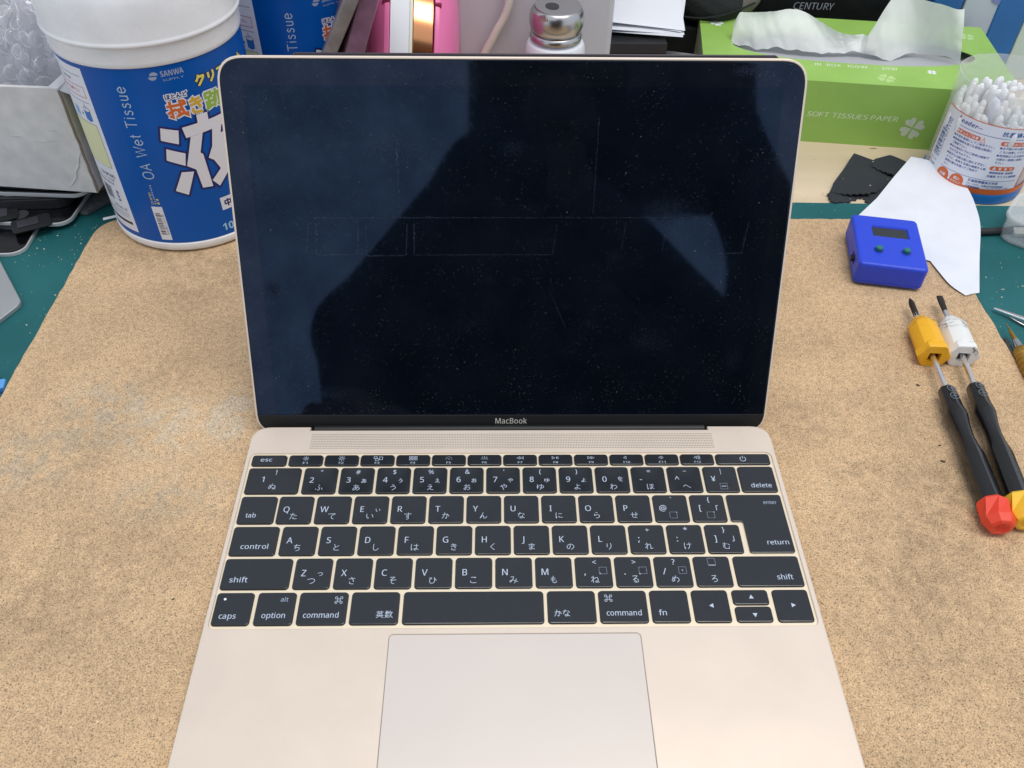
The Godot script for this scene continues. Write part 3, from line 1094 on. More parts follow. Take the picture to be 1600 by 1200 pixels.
	latin(pr, "option", at2(5.2, -4.8), 2.7, LEG, 0, 10.6, 2)
	legend(k, pr)
	k = add_key(lap, -99.1, -77.1, b0, b1, 0.0, cache)
	pr = Pr.new()
	looped(pr, Vector2(7.0, 4.0), 1.7)
	latin(pr, "command", at2(7.8, -4.8), 2.7, LEG, 0, 16.0, 2)
	legend(k, pr)
	k = add_key(lap, -75.2, -53.4, b0, b1, 0.0, cache)
	pr = Pr.new()
	jp(pr, "英数", at2(0.7, -5.2), 3.9, 0.27, LEG, 0, 1.04)
	legend(k, pr)
	k = add_key(lap, -51.3, 12.9, b0, b1, 0.0, cache)
	k = add_key(lap, 14.9, 36.8, b0, b1, 0.0, cache)
	pr = Pr.new()
	jp(pr, "かな", at2(-8.4, -5.2), 3.9, 0.28, LEG, 0, 1.0)
	legend(k, pr)
	k = add_key(lap, 38.7, 60.6, b0, b1, 0.0, cache)
	pr = Pr.new()
	looped(pr, Vector2(-6.6, 4.2), 1.7)
	latin(pr, "command", at2(-8.0, -4.6), 2.7, LEG, 0, 16.0)
	legend(k, pr)
	k = add_key(lap, 62.5, 79.8, b0, b1, 0.0, cache)
	pr = Pr.new()
	latin(pr, "fn", at2(-5.6, -4.6), 2.7, LEG, 0, 3.6)
	legend(k, pr)
	k = add_key(lap, 82.0, 98.6, b0, b1, 0.0, cache)
	pr = Pr.new()
	pr.tri(Vector2(0.9, 1.2), Vector2(-1.1, 0.1), Vector2(0.9, -1.0), LEG, 0)
	legend(k, pr)
	k = add_key(lap, 101.0, 117.5, b0, b0 + 7.4, 0.0, cache)
	pr = Pr.new()
	pr.tri(Vector2(-0.8, -0.8), Vector2(1.4, -0.8), Vector2(0.3, 1.2), LEG, 0)
	legend(k, pr)
	k = add_key(lap, 101.0, 117.5, b0 + 8.5, b1, 0.0, cache)
	pr = Pr.new()
	pr.tri(Vector2(-0.8, 0.4), Vector2(1.4, 0.4), Vector2(0.3, -1.6), LEG, 0)
	legend(k, pr)
	k = add_key(lap, 119.9, 136.3, b0, b1, 0.0, cache)
	pr = Pr.new()
	pr.tri(Vector2(-0.7, 1.2), Vector2(1.3, 0.1), Vector2(-0.7, -1.0), LEG, 0)
	legend(k, pr)

func word_key(lap: Node3D, x0: float, x1: float, row: int, s: String, u: float, width: float, cap: float, cache: Dictionary) -> void:
	var k := add_key(lap, x0, x1, row * ROW + 0.95, (row + 1) * ROW - 0.95, 0.0, cache)
	var pr := Pr.new()
	latin(pr, s, at2(u, -4.6), cap, LEG, 0, width)
	legend(k, pr)

func looped(pr: Pr, o: Vector2, r: float) -> void:
	# the command-key sign: a square whose corners end in loops
	for q in [[1, 1], [-1, 1], [-1, -1], [1, -1]]:
		var c: Vector2 = o + Vector2(q[0], q[1]) * r * 0.68
		var ring := []
		for i in 12:
			ring.append(c + Vector2.from_angle(TAU * i / 12) * r * 0.32)
		pr.line(ring, 0.24, LEG, 0, 0, true)
	for q in [[-1, -1, 1, -1], [-1, 1, 1, 1], [-1, -1, -1, 1], [1, -1, 1, 1]]:
		var a := Vector2(q[0], q[1]) * r; var b := Vector2(q[2], q[3]) * r
		var off: Vector2 = (a + b) * 0.5 * -0.64
		pr.line([o + a + off - (a - b) * 0.16, o + b + off + (a - b) * 0.16], 0.24, LEG)

func fn_icon(pr: Pr, i: int, o: Vector2) -> void:
	var w := 0.22
	if i < 2:
		for k in 8:
			var d := Vector2.from_angle(TAU * k / 8)
			pr.line([o + d * (1.0 + 0.1 * i), o + d * (1.5 + 0.25 * i)], w, LEG)
		var ring := []
		for k in 12:
			ring.append(o + Vector2.from_angle(TAU * k / 12) * (0.55 + 0.1 * i))
		pr.line(ring, w, LEG, 0, 0, true)
	elif i == 2:
		for q in [[-1.9, -0.1, 1.6, 1.2], [-1.1, -1.4, 1.8, 1.1], [1.0, -0.9, 1.6, 1.8]]:
			pr.line([o + Vector2(q[0], q[1]), o + Vector2(q[0] + q[2], q[1]), o + Vector2(q[0] + q[2], q[1] + q[3]), o + Vector2(q[0], q[1] + q[3])], w, LEG, 0, 0, true)
	elif i == 3:
		for a in 3:
			for b in 2:
				var c := o + Vector2(a * 1.5 - 1.5, b * 1.4 - 0.7)
				pr.line([c + Vector2(-0.5, -0.45), c + Vector2(0.5, -0.45), c + Vector2(0.5, 0.45), c + Vector2(-0.5, 0.45)], w, LEG, 0, 0, true)
	elif i < 6:
		for k in 5:
			var d := Vector2.from_angle(PI * k / 4)
			if i == 4: pr.disc(o + d * 1.5 - Vector2(0, 0.6), 0.2, LEG, 0, 8)
			else: pr.line([o + d * 1.0 - Vector2(0, 0.6), o + d * 1.8 - Vector2(0, 0.6)], w, LEG)
		pr.line([o + Vector2(-0.5, -0.6), o + Vector2(0.5, -0.6)], w, LEG)
	elif i == 6 or i == 8:
		var s := -1.0 if i == 6 else 1.0
		for a in [-1.7, 0.1]:
			pr.line([o + Vector2(a * s, 0.8), o + Vector2(a * s + 1.6 * s, 0), o + Vector2(a * s, -0.8)], w, LEG, 0, 0, true)
	elif i == 7:
		pr.line([o + Vector2(-1.8, 0.8), o + Vector2(-0.2, 0), o + Vector2(-1.8, -0.8)], w, LEG, 0, 0, true)
		for a in [0.6, 1.3]:
			pr.line([o + Vector2(a, 0.7), o + Vector2(a, -0.7)], w * 1.3, LEG)
	else:
		pr.line([o + Vector2(-1.5, 0), o + Vector2(-0.1, 0.9), o + Vector2(-0.1, -0.9)], w, LEG, 0, 0, true)
		for k in [0, 1, 3][i - 9]:
			var a := []
			for j in 6:
				a.append(o + Vector2(-0.1, 0) + Vector2.from_angle(-0.9 + j * 0.36) * (0.8 + 0.45 * k))
			pr.line(a, w * 0.8, LEG)

func build_lid(lap: Node3D, gold: StandardMaterial3D) -> void:
	var t := deg_to_rad(64.48)
	var lid := Transform3D(Basis(Vector3(1, 0, 0), Vector3(0, cos(t), sin(t)), Vector3(0, -sin(t), cos(t))), Vector3(0.1, -4.77, -29.88))
	# lid axes: x to the right, y out of the glass, z down the lid
	var o := rounded(PackedVector2Array([Vector2(-140.25, -191.4), Vector2(140.25, -191.4), Vector2(140.25, 2.4), Vector2(-140.25, 2.4)]), [13.0, 13.0, 11.0, 11.0], 8)
	part("lid_case", finish(slab(o, -4.2, 0.0, 0.7, 3, 2.0)), gold, lap, lid)
	var black := mat("0d0e11", 0.12)
	var g := inset(o, 1.7)
	var gasket := slab(inset(o, 1.15), -0.4, 0.05, 0.1)
	part("gasket", finish(gasket), mat("0a0a0b", 0.6), lap, lid)
	# glass above the hinge strip
	var glass_o := PackedVector2Array()
	for p in g:
		glass_o.append(Vector2(p.x, minf(p.y, -8.4)))
	var clean := PackedVector2Array()
	for p in glass_o:
		if clean.is_empty() or clean[-1].distance_to(p) > 0.05: clean.append(p)
	var gm := slab(clean, -0.2, 0.22, 0.15)
	for i in gm.v.size():
		gm.uv[i] = Vector2((gm.v[i].x + 140) / 280.0, (gm.v[i].z + 192) / 192.0)
	var glass := mat("ffffff", 1.0, 0.84, 0.3)
	glass.albedo_texture = screen_texture(false)
	glass.roughness_texture = screen_texture(true)
	part("screen_glass", finish(gm), glass, lap, lid)
	var du := Pr.new()
	var clump := FastNoiseLite.new(); clump.seed = 77; clump.frequency = 0.03; clump.fractal_octaves = 3
	for j in 9000:
		var p := Vector2(rng.randf_range(-137, 137), 8.6 + 181.0 * pow(rng.randf(), 1.35))
		if clump.get_noise_2dv(p) + rng.randf_range(-0.35, 0.35) < 0.06: continue
		var r := rng.randf_range(0.08, 0.15) if rng.randf() < 0.965 else rng.randf_range(0.15, 0.28)
		var q := Vector2.from_angle(rng.randf() * TAU) * r
		var e := q.orthogonal() * rng.randf_range(0.35, 1.0)
		var tone := rng.randf_range(0.22, 0.6)
		du.tri(p + q, p + e, p - q, Color(tone, tone, tone), 0); du.tri(p + q, p - q, p - e, Color(tone, tone, tone), 0)
	stuff(part("dust", print_plane(du, Vector3(0, 0.22, 0), Vector3(1, 0, 0), Vector3(0, 0, -1), 0.02), ink(0.9), lap, lid))
	var strip := PackedVector2Array()
	for p in g:
		strip.append(Vector2(p.x, maxf(p.y, -8.0)))
	clean = PackedVector2Array()
	for p in strip:
		if clean.is_empty() or clean[-1].distance_to(p) > 0.05: clean.append(p)
	part("hinge_cover", finish(slab(clean, -0.2, 0.3, 0.2)), mat("23262b", 0.32), lap, lid)
	var pr := Pr.new()
	latin(pr, "MacBook", at2(-0.6, 3.0), 3.2, Color(0.78, 0.77, 0.74), 0, 17.2, 1)
	part("lettering", print_plane(pr, Vector3(0, 0.31, 0), Vector3(1, 0, 0), Vector3(0, 0, -1), 0.02), ink(0.5), lap, lid)
	part("hinge", finish(tube([Vector3(-107.5, -3.2, -27.6), Vector3(105.5, -3.2, -27.6)], [2.7], 16)), mat("101114", 0.5), lap)
	# dark shell clipped on the back of the lid
	var sh := rounded(PackedVector2Array([Vector2(-141.3, -150), Vector2(-104, -192.8), Vector2(125, -192.8), Vector2(141.4, -177), Vector2(141.4, -20), Vector2(-141.6, -26)]), [14.0, 3.0, 3.0, 6.0, 3.0, 3.0], 6)
	part("back_shell", finish(slab(sh, -6.4, -4.3, 0.5)), mat("2a2530", 0.4), lap, lid)

func screen_texture(gloss: bool) -> ImageTexture:
	# black glass with greasy smears, key prints and dust; gloss: its roughness
	var W := 1120; var H := 768
	var n := FastNoiseLite.new(); n.seed = 51; n.frequency = 0.008; n.fractal_octaves = 5
	var a := n.get_image(W, H).get_data()
	n.seed = 52; n.frequency = 0.05
	var b := n.get_image(W, H).get_data()
	var by := PackedByteArray(); by.resize(W * H * 3)
	for y in H:
		for x in W:
			var i := y * W + x
			var k := i * 3
			if gloss:
				var r: float = 8 + a[i] * 0.02 + maxf(0, b[i] - 150) * 0.12
				by[k] = int(r); by[k + 1] = int(r); by[k + 2] = int(r)
			else:
				var act := x > 44 and x < W - 44 and y > 54
				var s: float = (a[i] - 100) * 0.012 + maxf(0, b[i] - 165) * 0.02
				by[k] = int(clampf((34.0 if act else 41.0) + s * 4.2, 20, 90)); by[k + 1] = int(clampf((46.0 if act else 50.0) + s * 4.2, 24, 100)); by[k + 2] = int(clampf((64.0 if act else 66.0) + s * 4.2, 30, 120))
	var im := Image.create_from_data(W, H, false, Image.FORMAT_RGB8, by)
	var px := func(mx: float, s: float) -> Vector2i: return Vector2i(int((mx + 140) / 280.0 * W), int((192 - s) / 192.0 * H))
	# prints left by the keys: faint lines (mm across, mm up the lid)
	for q in [[-100, 115.8, 99, 116.4], [-57, 116, -57, 150], [-105, 98, -103, 113], [-100, 97.5, -99, 113], [-79, 97.5, -78, 113], [-74.5, 97, -74, 113], [-54.5, 97, -53.5, 113], [-50.5, 97.5, -50, 113], [-50, 97, 20, 97.4], [-99, 97, -79, 97.2], [-74, 96.6, -55, 96.9],
			[20, 97, 22, 113], [55, 100, 57, 114], [76, 99, 77.5, 114], [97, 99, 98.5, 114], [117, 98, 119, 114.5], [98, 98, 118, 98.3], [40, 118, 41, 165], [19, 78, 28, 58]]:
		var n2 := int(Vector2(q[0], q[1]).distance_to(Vector2(q[2], q[3])) * 4)
		for j in n2:
			var f := float(j) / n2
			if rng.randf() < 0.3: continue
			var p: Vector2i = px.call(lerpf(q[0], q[2], f) + rng.randf_range(-0.3, 0.3), lerpf(q[1], q[3], f) + rng.randf_range(-0.25, 0.25))
			var g := rng.randf_range(0.24, 0.42)
			im.set_pixelv(p, Color(0.5, 0.5, 0.5) if gloss else Color(g * 0.82, g * 0.97, g * 1.12))
			if j % 3: im.set_pixelv(p + Vector2i(j % 2, 1), Color(0.4, 0.4, 0.4) if gloss else Color(g * 0.7, g * 0.85, g))
	# a dark ring-shaped spot at the left
	for j in 900:
		var p: Vector2i = px.call(-124 + rng.randfn() * 2.4, 79 + rng.randfn() * 2.4)
		if not gloss: im.set_pixelv(p, im.get_pixelv(p).lerp(Color(0.07, 0.075, 0.08), 0.35))
	# finger smears near the edges
	for q in [[-131, 182, 7, 3.5], [-126, 130, 3, 16], [-108, 177, 9, 3], [-52, 184, 8, 4], [-30, 178, 10, 4], [-118, 150, 12, 8], [-60, 150, 16, 9], [10, 120, 10, 5], [75, 120, 14, 7], [-20, 60, 18, 9], [70, 50, 14, 8], [0, 150, 9, 5], [110, 186, 9, 3], [52, 96, 5, 4], [40, 60, 5, 4], [28, 70, 5, 4], [-12, 84, 5, 4], [2, 83, 5, 5], [-95, 20, 10, 6], [118, 40, 6, 10]]:
		for j in int(q[2] * q[3] * 16):
			var p: Vector2i = px.call(q[0] + rng.randfn() * q[2] * 0.5, q[1] + rng.randfn() * q[3] * 0.5)
			if p.x < 1 or p.y < 1 or p.x > W - 2 or p.y > H - 2: continue
			var c := im.get_pixelv(p)
			im.set_pixelv(p, Color(0.3, 0.3, 0.3) if gloss else c + Color(0.032, 0.033, 0.03))
	return ImageTexture.create_from_image(im)

# ---------------------------------------------------------------- left side: tubs, carton, bubble wrap, phone screens
const DEG := 0.9835   # millimetres of arc per degree on a tub label

func make_tub(label: String, x: float, z: float, psi: float, y: float) -> Node3D:
	var t := thing("wet_tissue_tub", label, "tub", x, y, z, psi, "round blue wet-tissue tubs with white lids")
	var white := worn(mat("f3f4f7", 0.32), 6.0, 0.012, 0.94)
	part("body", finish(lathe([[0, 0], [52, 0], [54.6, 0.6], [56.4, 2.4], [56.8, 5.0], [56.6, 7.0], [56.0, 7.6], [56.0, 131.4], [54, 133], [0, 133]], 96)), white, t)
	part("lid", finish(lathe([[0, 131], [56.6, 131], [57.2, 131.8], [57.5, 134], [57.6, 142.6], [58.8, 143.6], [59.3, 144.6], [58.9, 145.8], [58.4, 147], [58.2, 156], [57.6, 166], [56.2, 173], [53, 178.5], [47, 182], [36, 183.2], [0, 183.5]], 96), 50), white, t)
	var lab := MB.new()
	var rings := []
	for q in [8.0, 131.3]:
		var ring := PackedVector3Array()
		for i in 121:
			var a := TAU * i / 120.0
			ring.append(Vector3(sin(a) * 56.2, q, cos(a) * 56.2))
		rings.append(ring)
	lab.loft(rings, false, false)
	var blue := mat("0059b4", 0.42, 0.0, 0.36)
	blue.albedo_texture = noise_tex(256, 0.01, 3, 91, 0.93, 1.0)
	blue.roughness_texture = noise_tex(256, 0.02, 4, 92, 0.75, 1.0)
	blue.uv1_triplanar = true; blue.uv1_scale = Vector3.ONE * 5.0
	part("label", finish(lab, 60, false), blue, t)
	var pr := Pr.new()
	var w := Color(0.88, 0.89, 0.93); var navy := Color(0.11, 0.15, 0.42); var gr := Color(0.35, 0.37, 0.42); var ye := Color(0.90, 0.85, 0.36)
	# white panel with the instructions
	pr.rect(-112 * DEG, 12, -27.5 * DEG, 128, w, 0)
	for q in [122.3, 105.0]:
		pr.rect(-92 * DEG, q, -30.6 * DEG, q + 0.35, gr, 1)
	for q in [[108.3, 108.7], [115.3, 115.7]]:
		pr.rect(-80 * DEG, q[0], -31 * DEG, q[1], Color(0.75, 0.3, 0.3), 1)
	pr.rect(-31.4 * DEG, 108.3, -31 * DEG, 115.7, Color(0.75, 0.3, 0.3), 1)
	jp(pr, "ご使用上のご注意下さい", at2(-61 * DEG, 111), 2.2, 0.28, Color(0.78, 0.25, 0.25), 1)
	jp(pr, "手を中央にご使用下さい上部の注意", at2(-75 * DEG, 118), 2.0, 0.2, gr, 1)
	# small drawing of the tub with a tissue coming out
	var ring := []
	for i in 20:
		ring.append(Vector2(-36 * DEG + cos(TAU * i / 20) * 3.2, 100 + sin(TAU * i / 20) * 1.5))
	pr.poly(PackedVector2Array([Vector2(-36 * DEG - 3.2, 100), Vector2(-36 * DEG - 3.1, 93), Vector2(-36 * DEG, 91.8), Vector2(-36 * DEG + 3.1, 93), Vector2(-36 * DEG + 3.2, 100)]), Color(0.12, 0.45, 0.75), 1)
	pr.poly(PackedVector2Array(ring), w, 2)
	pr.line(ring, 0.35, Color(0.2, 0.3, 0.5), 3, 0, true)
	pr.line([Vector2(-36 * DEG, 100), Vector2(-36.8 * DEG, 104)], 0.3, gr, 3)
	pr.disc(Vector2(-42 * DEG, 96), 0.8, Color(0.15, 0.2, 0.4), 1)
	pr.rect(-52 * DEG, 93, -46 * DEG, 99, Color(0.45, 0.68, 0.9), 1)
	pr.rect(-80 * DEG, 60.3, -31 * DEG, 90.6, Color(0.35, 0.45, 0.42), 1)
	pr.rect(-80 * DEG, 60.6, -31.3 * DEG, 90.3, Color(0.87, 0.88, 0.70), 2)
	latin(pr, "CD-WT4KL", at2(-31.4 * DEG, 52.6), 2.4, Color(0.12, 0.12, 0.15), 1, 0, 2, "Droid Sans Bold")
	jp(pr, "ウェットティッシュ大注意", at2(-58 * DEG, 49.6), 1.9, 0.2, gr, 1)
	jp(pr, "品質表示手部の注意日進", at2(-58 * DEG, 46.4), 1.9, 0.2, gr, 1)
	for k in 26:
		if (k * 7) % 5 < 3: pr.rect((-52.5 + k * 0.4) * DEG, 33.5, (-52.3 + k * 0.4 + 0.12 * (k % 3)) * DEG, 43.5, Color(0.15, 0.15, 0.2), 1)
	latin(pr, "823", at2(-36.8 * DEG, 42.6, -90), 2.6, Color(0.1, 0.1, 0.12), 1, 8.2, 0, "Droid Sans Bold")
	latin(pr, "WT4KL-N", at2(-31.6 * DEG, 27.6), 2.4, Color(0.3, 0.3, 0.34), 1, 0, 2)
	for q in [25.6, 24.0, 22.4]:
		pr.rect(-70 * DEG, q, -31 * DEG, q + 0.3, gr, 1)
	pr.rect(-70 * DEG, 17.0, -30.6 * DEG, 19.2, Color(0.20, 0.15, 0.16), 1)
	# upright words
	thin(pr, "OA Wet Tissue", at2(-0.2, 57.5, 90), 7.4, 63.5, 0.62, Color(0.72, 0.79, 0.85))
	# maker's mark
	var gray := Color(0.62, 0.66, 0.74)
	for s in [1, -1]:
		var leaf := PackedVector2Array()
		for i in 13:
			var a := PI * i / 12
			leaf.append(Vector2(17.6 * DEG + s * 0.5 - s * cos(a) * 2.4, 125.2 + s * (0.35 + sin(a) * 2.1)))
		pr.poly(leaf, gray, 0)
	latin(pr, "SANWA", at2(22 * DEG, 124.2), 3.4, gray, 0, 13.4, 0, "Droid Sans Bold")
	latin(pr, "SUPPLY", at2(22.4 * DEG, 121.4), 1.3, gray, 0, 12.4, 0, "Droid Sans", 0.12)
	# headline
	for q in [[3.0, navy, 0], [1.5, ye, 1]]:
		jp(pr, "クリア", at2(40.6 * DEG, 113.4), 7.2, q[0], q[1], q[2], 1.08)
		jp(pr, "ト上", at2(69 * DEG, 113.6), 7.2, q[0], q[1], q[2], 1.08)
	for q in [[1.8, w, 0], [0.5, navy, 1]]:
		jp(pr, "ほとんど", at2(20.4 * DEG, 109.9), 3.4, q[0], q[1], q[2], 0.98)
	for q in [["拭", 19.4, 12.4, Color(0.83, 0.42, 0.20)], ["き", 31.8, 11.8, Color(0.84, 0.68, 0.22)], ["跡", 43.4, 12.4, Color(0.58, 0.72, 0.28)]]:
		jp(pr, q[0], at2(q[1] * DEG, 97.2), q[2], 3.5, w, 2)
		jp(pr, q[0], at2(q[1] * DEG, 97.2), q[2], 1.75, q[3], 3)
	# the large character: cut from straight-edged pieces
	for pass_i in 2:
		var col := Color(0.10, 0.13, 0.40) if pass_i == 0 else Color(0.89, 0.89, 0.92)
		var grow := 1.3 if pass_i == 0 else 0.0
		for pc in [[[12.6, 92.8], [22.6, 89.6], [20.6, 80.6], [10.8, 84.6]], [[12.4, 78.6], [22.8, 73.8], [20.8, 65.4], [10.6, 70.8]], [[17.4, 61.4], [24.8, 60.4], [17.6, 44.6], [10.4, 48.6]],
				[[25.0, 91.0], [35.0, 91.6], [35.4, 96.6], [42.6, 96.6], [42.2, 91.6], [62.0, 92.4], [62.0, 85.4], [40.2, 84.8], [25.8, 83.8]],
				[[28.6, 83.9], [36.4, 84.5], [31.8, 72.0], [33.2, 70.6], [34.0, 46.8], [27.4, 47.6], [26.4, 61.4], [21.6, 65.0]],
				[[43.0, 84.9], [49.8, 85.2], [48.0, 80.4], [60.2, 80.6], [57.0, 66.0], [50.0, 57.0], [61.0, 49.0], [57.0, 44.0], [46.0, 52.6], [38.4, 45.4], [34.6, 51.0], [42.0, 57.2], [39.0, 64.4], [36.0, 67.0], [40.2, 74.0]]]:
			var pts := PackedVector2Array()
			for q in pc:
				pts.append(Vector2(q[0], q[1]))
			pr.poly(inset(pts, -grow) if grow > 0 else pts, col, 2 + pass_i)
	# small box, count and barcode near the foot
	pr.rect(36.6 * DEG, 27.0, 54 * DEG, 36.5, w, 0)
	jp(pr, "中部", at2(38.5 * DEG, 28.8), 6.0, 1.0, navy, 1)
	latin(pr, "100", at2(33.6 * DEG, 11.4), 5.6, Color(0.62, 0.80, 0.93), 0, 0, 0, "Droid Sans Bold")
	pr.rect(-9.2 * DEG, 10.4, -1.8 * DEG, 36.8, w, 0)
	var yy := 14.6
	var k2 := 0
	while yy < 32.0:
		var h: float = [0.3, 0.6, 0.25, 0.9, 0.35, 0.5][k2 % 6]
		pr.rect(-8.2 * DEG, yy, (-4.6 if k2 % 5 else -3.9) * DEG, yy + h, Color(0.22, 0.22, 0.27), 1)
		yy += h + [0.35, 0.5, 0.3, 0.6, 0.8][k2 % 5]
		k2 += 1
	latin(pr, "4969887 553190", at2(-2.6 * DEG, 14.5, 90), 1.1, Color(0.35, 0.35, 0.4), 1, 16.5)
	latin(pr, "CD-WT4KL", at2(-6.6 * DEG, 38.4, 90), 1.5, ye, 0, 9.6)
	jp(pr, "ウェットティッシュ", at2(-4.5 * DEG, 38.4, 90), 1.6, 0.2, w, 0)
	jp(pr, "液用", at2(-2.4 * DEG, 38.6, 90), 1.7, 0.24, ye, 0, 1.6)
	part("label_print", print_round(pr, 56.2, 0.05), ink(0.42), t)
	return t

func build_left() -> void:
	make_tub("large round wet-tissue tub with blue label and white lid, left of the laptop screen", -227.5, -254, 0, 0)
	make_tub("second blue wet-tissue tub, standing behind the laptop's upper left corner", -160, -373, 10, -4)

	# carton, open at the top
	var card := worn(mat("dcdcdc", 0.75), 9.0, 0.012, 0.9)
	var raw := grainy(mat("85776a", 0.9), 0.03, 12.0, 0.1)
	var c := thing("cardboard_carton", "open pale grey cardboard carton holding bubble wrap, beside the front blue tub", "carton", -289.5, 21.6, -238, -6.5)
	part("front_panel", finish(slab(PackedVector2Array([Vector2(-190, 0), Vector2(0, 0), Vector2(0.2, -77.5), Vector2(-60, -76.0), Vector2(-190, -74.5)]), -3, 0, 0.4)), card, c, Transform3D(Basis(Vector3(1, 0, 0), Vector3(0, 0, 1), Vector3(0, -1, 0)), Vector3.ZERO))
	part("side_panel", finish(box(2.6, 77.0, 104, 0.4)), card, c, moved(-1.4, 0, -55.4))
	part("side_panel", finish(box(2.6, 75.0, 104, 0.4)), card, c, moved(-188.6, 0, -55.4))
	part("back_panel", finish(box(190, 75.0, 2.8, 0.4)), card, c, moved(-95, 0, -109))
	part("floor_panel", finish(box(184, 2.0, 102, 0.4)), card, c, moved(-95, 0.1, -55.4))
	var e := MB.new()
	var edge := []
	for i in 15:
		edge.append(Vector3(0.6 + rng.randf_range(-0.25, 0.3), i * 5.4 + 0.6, 0.1 + rng.randf_range(-0.2, 0.2)))
	part("torn_edge", finish(tube(edge, [0.8, 1.2, 0.9], 7)), raw, c)
	var flap := sheet(PackedVector2Array([Vector2(-4, 0), Vector2(9, -2), Vector2(11, -26), Vector2(8, -52), Vector2(-2, -54)]), 6, func(p: Vector2) -> float: return -0.35 * maxf(0, p.x) ** 1.3 + 1.0 + sin(p.y * 0.2) * 0.7)
	part("flap", finish(flap, 60, false), mat("d6dbdb", 0.7), c, moved(-2.0, 77.0, -1.0))
	var cr := [Vector3(-0.8, 32, 0.2), Vector3(-4, 27, 0.3), Vector3(-6, 21.5, 0.3), Vector3(-9.5, 17, 0.3), Vector3(-11, 12, 0.3), Vector3(-15, 7.5, 0.2), Vector3(-19, 3.5, 0.0)]
	part("crease", finish(tube(cr, [0.25, 0.6, 0.75, 0.7, 0.55, 0.4, 0.2], 7, 0.8)), mat("d9d9da", 0.7), c)
	for q in [[-32, 38, 13], [-22, 39.5, 8], [-46, 41, 9], [-18, 47, 7]]:
		part("crease", finish(tube([Vector3(q[0], q[1], 0.0), Vector3(q[0] + q[2] * 0.5, q[1] + 0.4, 0.12), Vector3(q[0] + q[2], q[1] - 0.2, 0.0)], [0.1, 0.25, 0.1], 6)), mat("b9b9ba", 0.8), c)

	# bubble wrap: two folded pieces standing in the carton
	bubble_wrap("bubble wrap folded over in the carton, the upper whiter piece at the back", -336, 0, -306, -6, 42, 34, 0.05, 3)
	bubble_wrap("bubble wrap with large clear bubbles, front piece against the tub's lid in the carton", -318, 0, -286, -8, 25, 17, 0.03, 5)
	bubble_wrap("bubble wrap roll in the front left of the open carton, lowest of three", -362, 0, -290, 4, 22, 18, 0.0, 8)

	# removed phone screens, stacked under the carton
	phone_screen("black phone screen with rounded silver edge, lowest of the stack under the carton", -376, -4, -269, 74, 146, 3.6, 3, true)
	phone_screen("black phone screen with a bright rounded corner on the green mat by the tub", -348.5, -0.2, -299, 75, 140, 3.6, -2, true)
	phone_screen("thick black phone screen in the middle of the stack, under the thin ones", -364, 3.6, -312, 84, 138, 8.6, 4, false)
	phone_screen("thin black phone screen directly under the carton with a pale curved rim", -338.5, 12.4, -321, 78, 148, 3.8, -3, true)
	phone_screen("topmost dark phone screen, pressed flat by the carton", -352, 16.4, -326, 76, 150, 4.8, -6, false)
	var br := thing("screen_bracket", "black plastic frame with a grey window lying on the lowest phone screens", "bracket", -338, 3.6, -226, 28)
	part("frame", finish(box(26, 1.2, 17, 0.3, 3)), grainy(mat("17181b", 0.5), 0.02, 9, 0.1), br)
	part("window", finish(box(14, 0.6, 9, 0.2)), mat("4c4e55", 0.25, 0.5), br, moved(-2, 1.2, -1))
	br = thing("screen_bracket", "second black plastic frame with a grey window, at the photo's left edge", "bracket", -366, 3.6, -236, 24)
	part("frame", finish(box(28, 1.2, 19, 0.3, 3)), grainy(mat("1a1b1e", 0.5), 0.02, 9, 0.1), br)
	part("window", finish(box(16, 0.6, 11, 0.2)), mat("5a5c63", 0.25, 0.5), br, moved(-1, 1.2, -1))
	solo("paper_label", finish(box(16, 0.4, 6, 0.1)), mat("e6e8ea", 0.7), "small white sticker strip on the phone screens under the carton", "sticker", -366, 21.2, -250, 4)

	var shard := rounded(PackedVector2Array([Vector2(-14, 16), Vector2(-17, 3), Vector2(-8, -12), Vector2(6, -20), Vector2(18, -17), Vector2(20, -6), Vector2(4, 0), Vector2(-4, 10), Vector2(-8, 17)]), [2.0], 3)
	var sm := slab(shard, 0, 3.5, 0.8)
	solo("foam_scrap", finish(sm, 30), grainy(mat("5d6265", 0.95), 0.12, 14, 0.05, 4), "torn dark grey foam scrap on the mat between the carton and the front tub", "foam scrap", -300, -3.8, -264)
	solo("paper_strip", finish(sheet(PackedVector2Array([Vector2(-5, -1.3), Vector2(5, -2.4), Vector2(5.2, 0.9), Vector2(-4.8, 1.9)]), 2, func(p: Vector2) -> float: return 0.3 + absf(p.x) * 0.08), 40, false), mat("eef0f0", 0.7), "tiny white paper strip on the board's corner beside the front tub", "paper strip", -287.6, 0.1, -238.4, 18)

	# corner of a silver slab at the left edge
	var so := rounded(PackedVector2Array([Vector2(-84, -116), Vector2(0, 0), Vector2(-46, 106), Vector2(-150, 60), Vector2(-150, -116)]), [4.0, 8.0, 6.0, 6.0, 6.0], 8)
	solo("aluminium_slab", finish(slab(so, 0, 3.4, 0.7, 3)), worn(mat("b9bdc0", 0.42, 0.55), 3.0, 0.01, 0.94), "bare aluminium slab with a rounded corner, on the mat at the left edge", "metal slab", -315.0, -4, -145)

	var cl := thing("plastic_clip", "light blue plastic clip at the left edge, half under the board", "clip", -303, -4, -70, 12)
	var cb := mat("5b9fe0", 0.4)
	part("arm", finish(box(9, 5.0, 8, 0.6, 1.2)), cb, cl, moved(-3, 0, -6))
	part("arm", finish(box(9.5, 4.4, 8, 0.6, 1.2)), cb, cl, moved(2.6, 0, 1))
	part("arm", finish(box(8, 4.6, 12, 0.6, 1.2)), cb, cl, moved(1.6, 0, 13))
	part("spine", finish(box(5, 3.0, 28, 0.5, 1.0)), cb, cl, moved(-3.6, 0, 3))

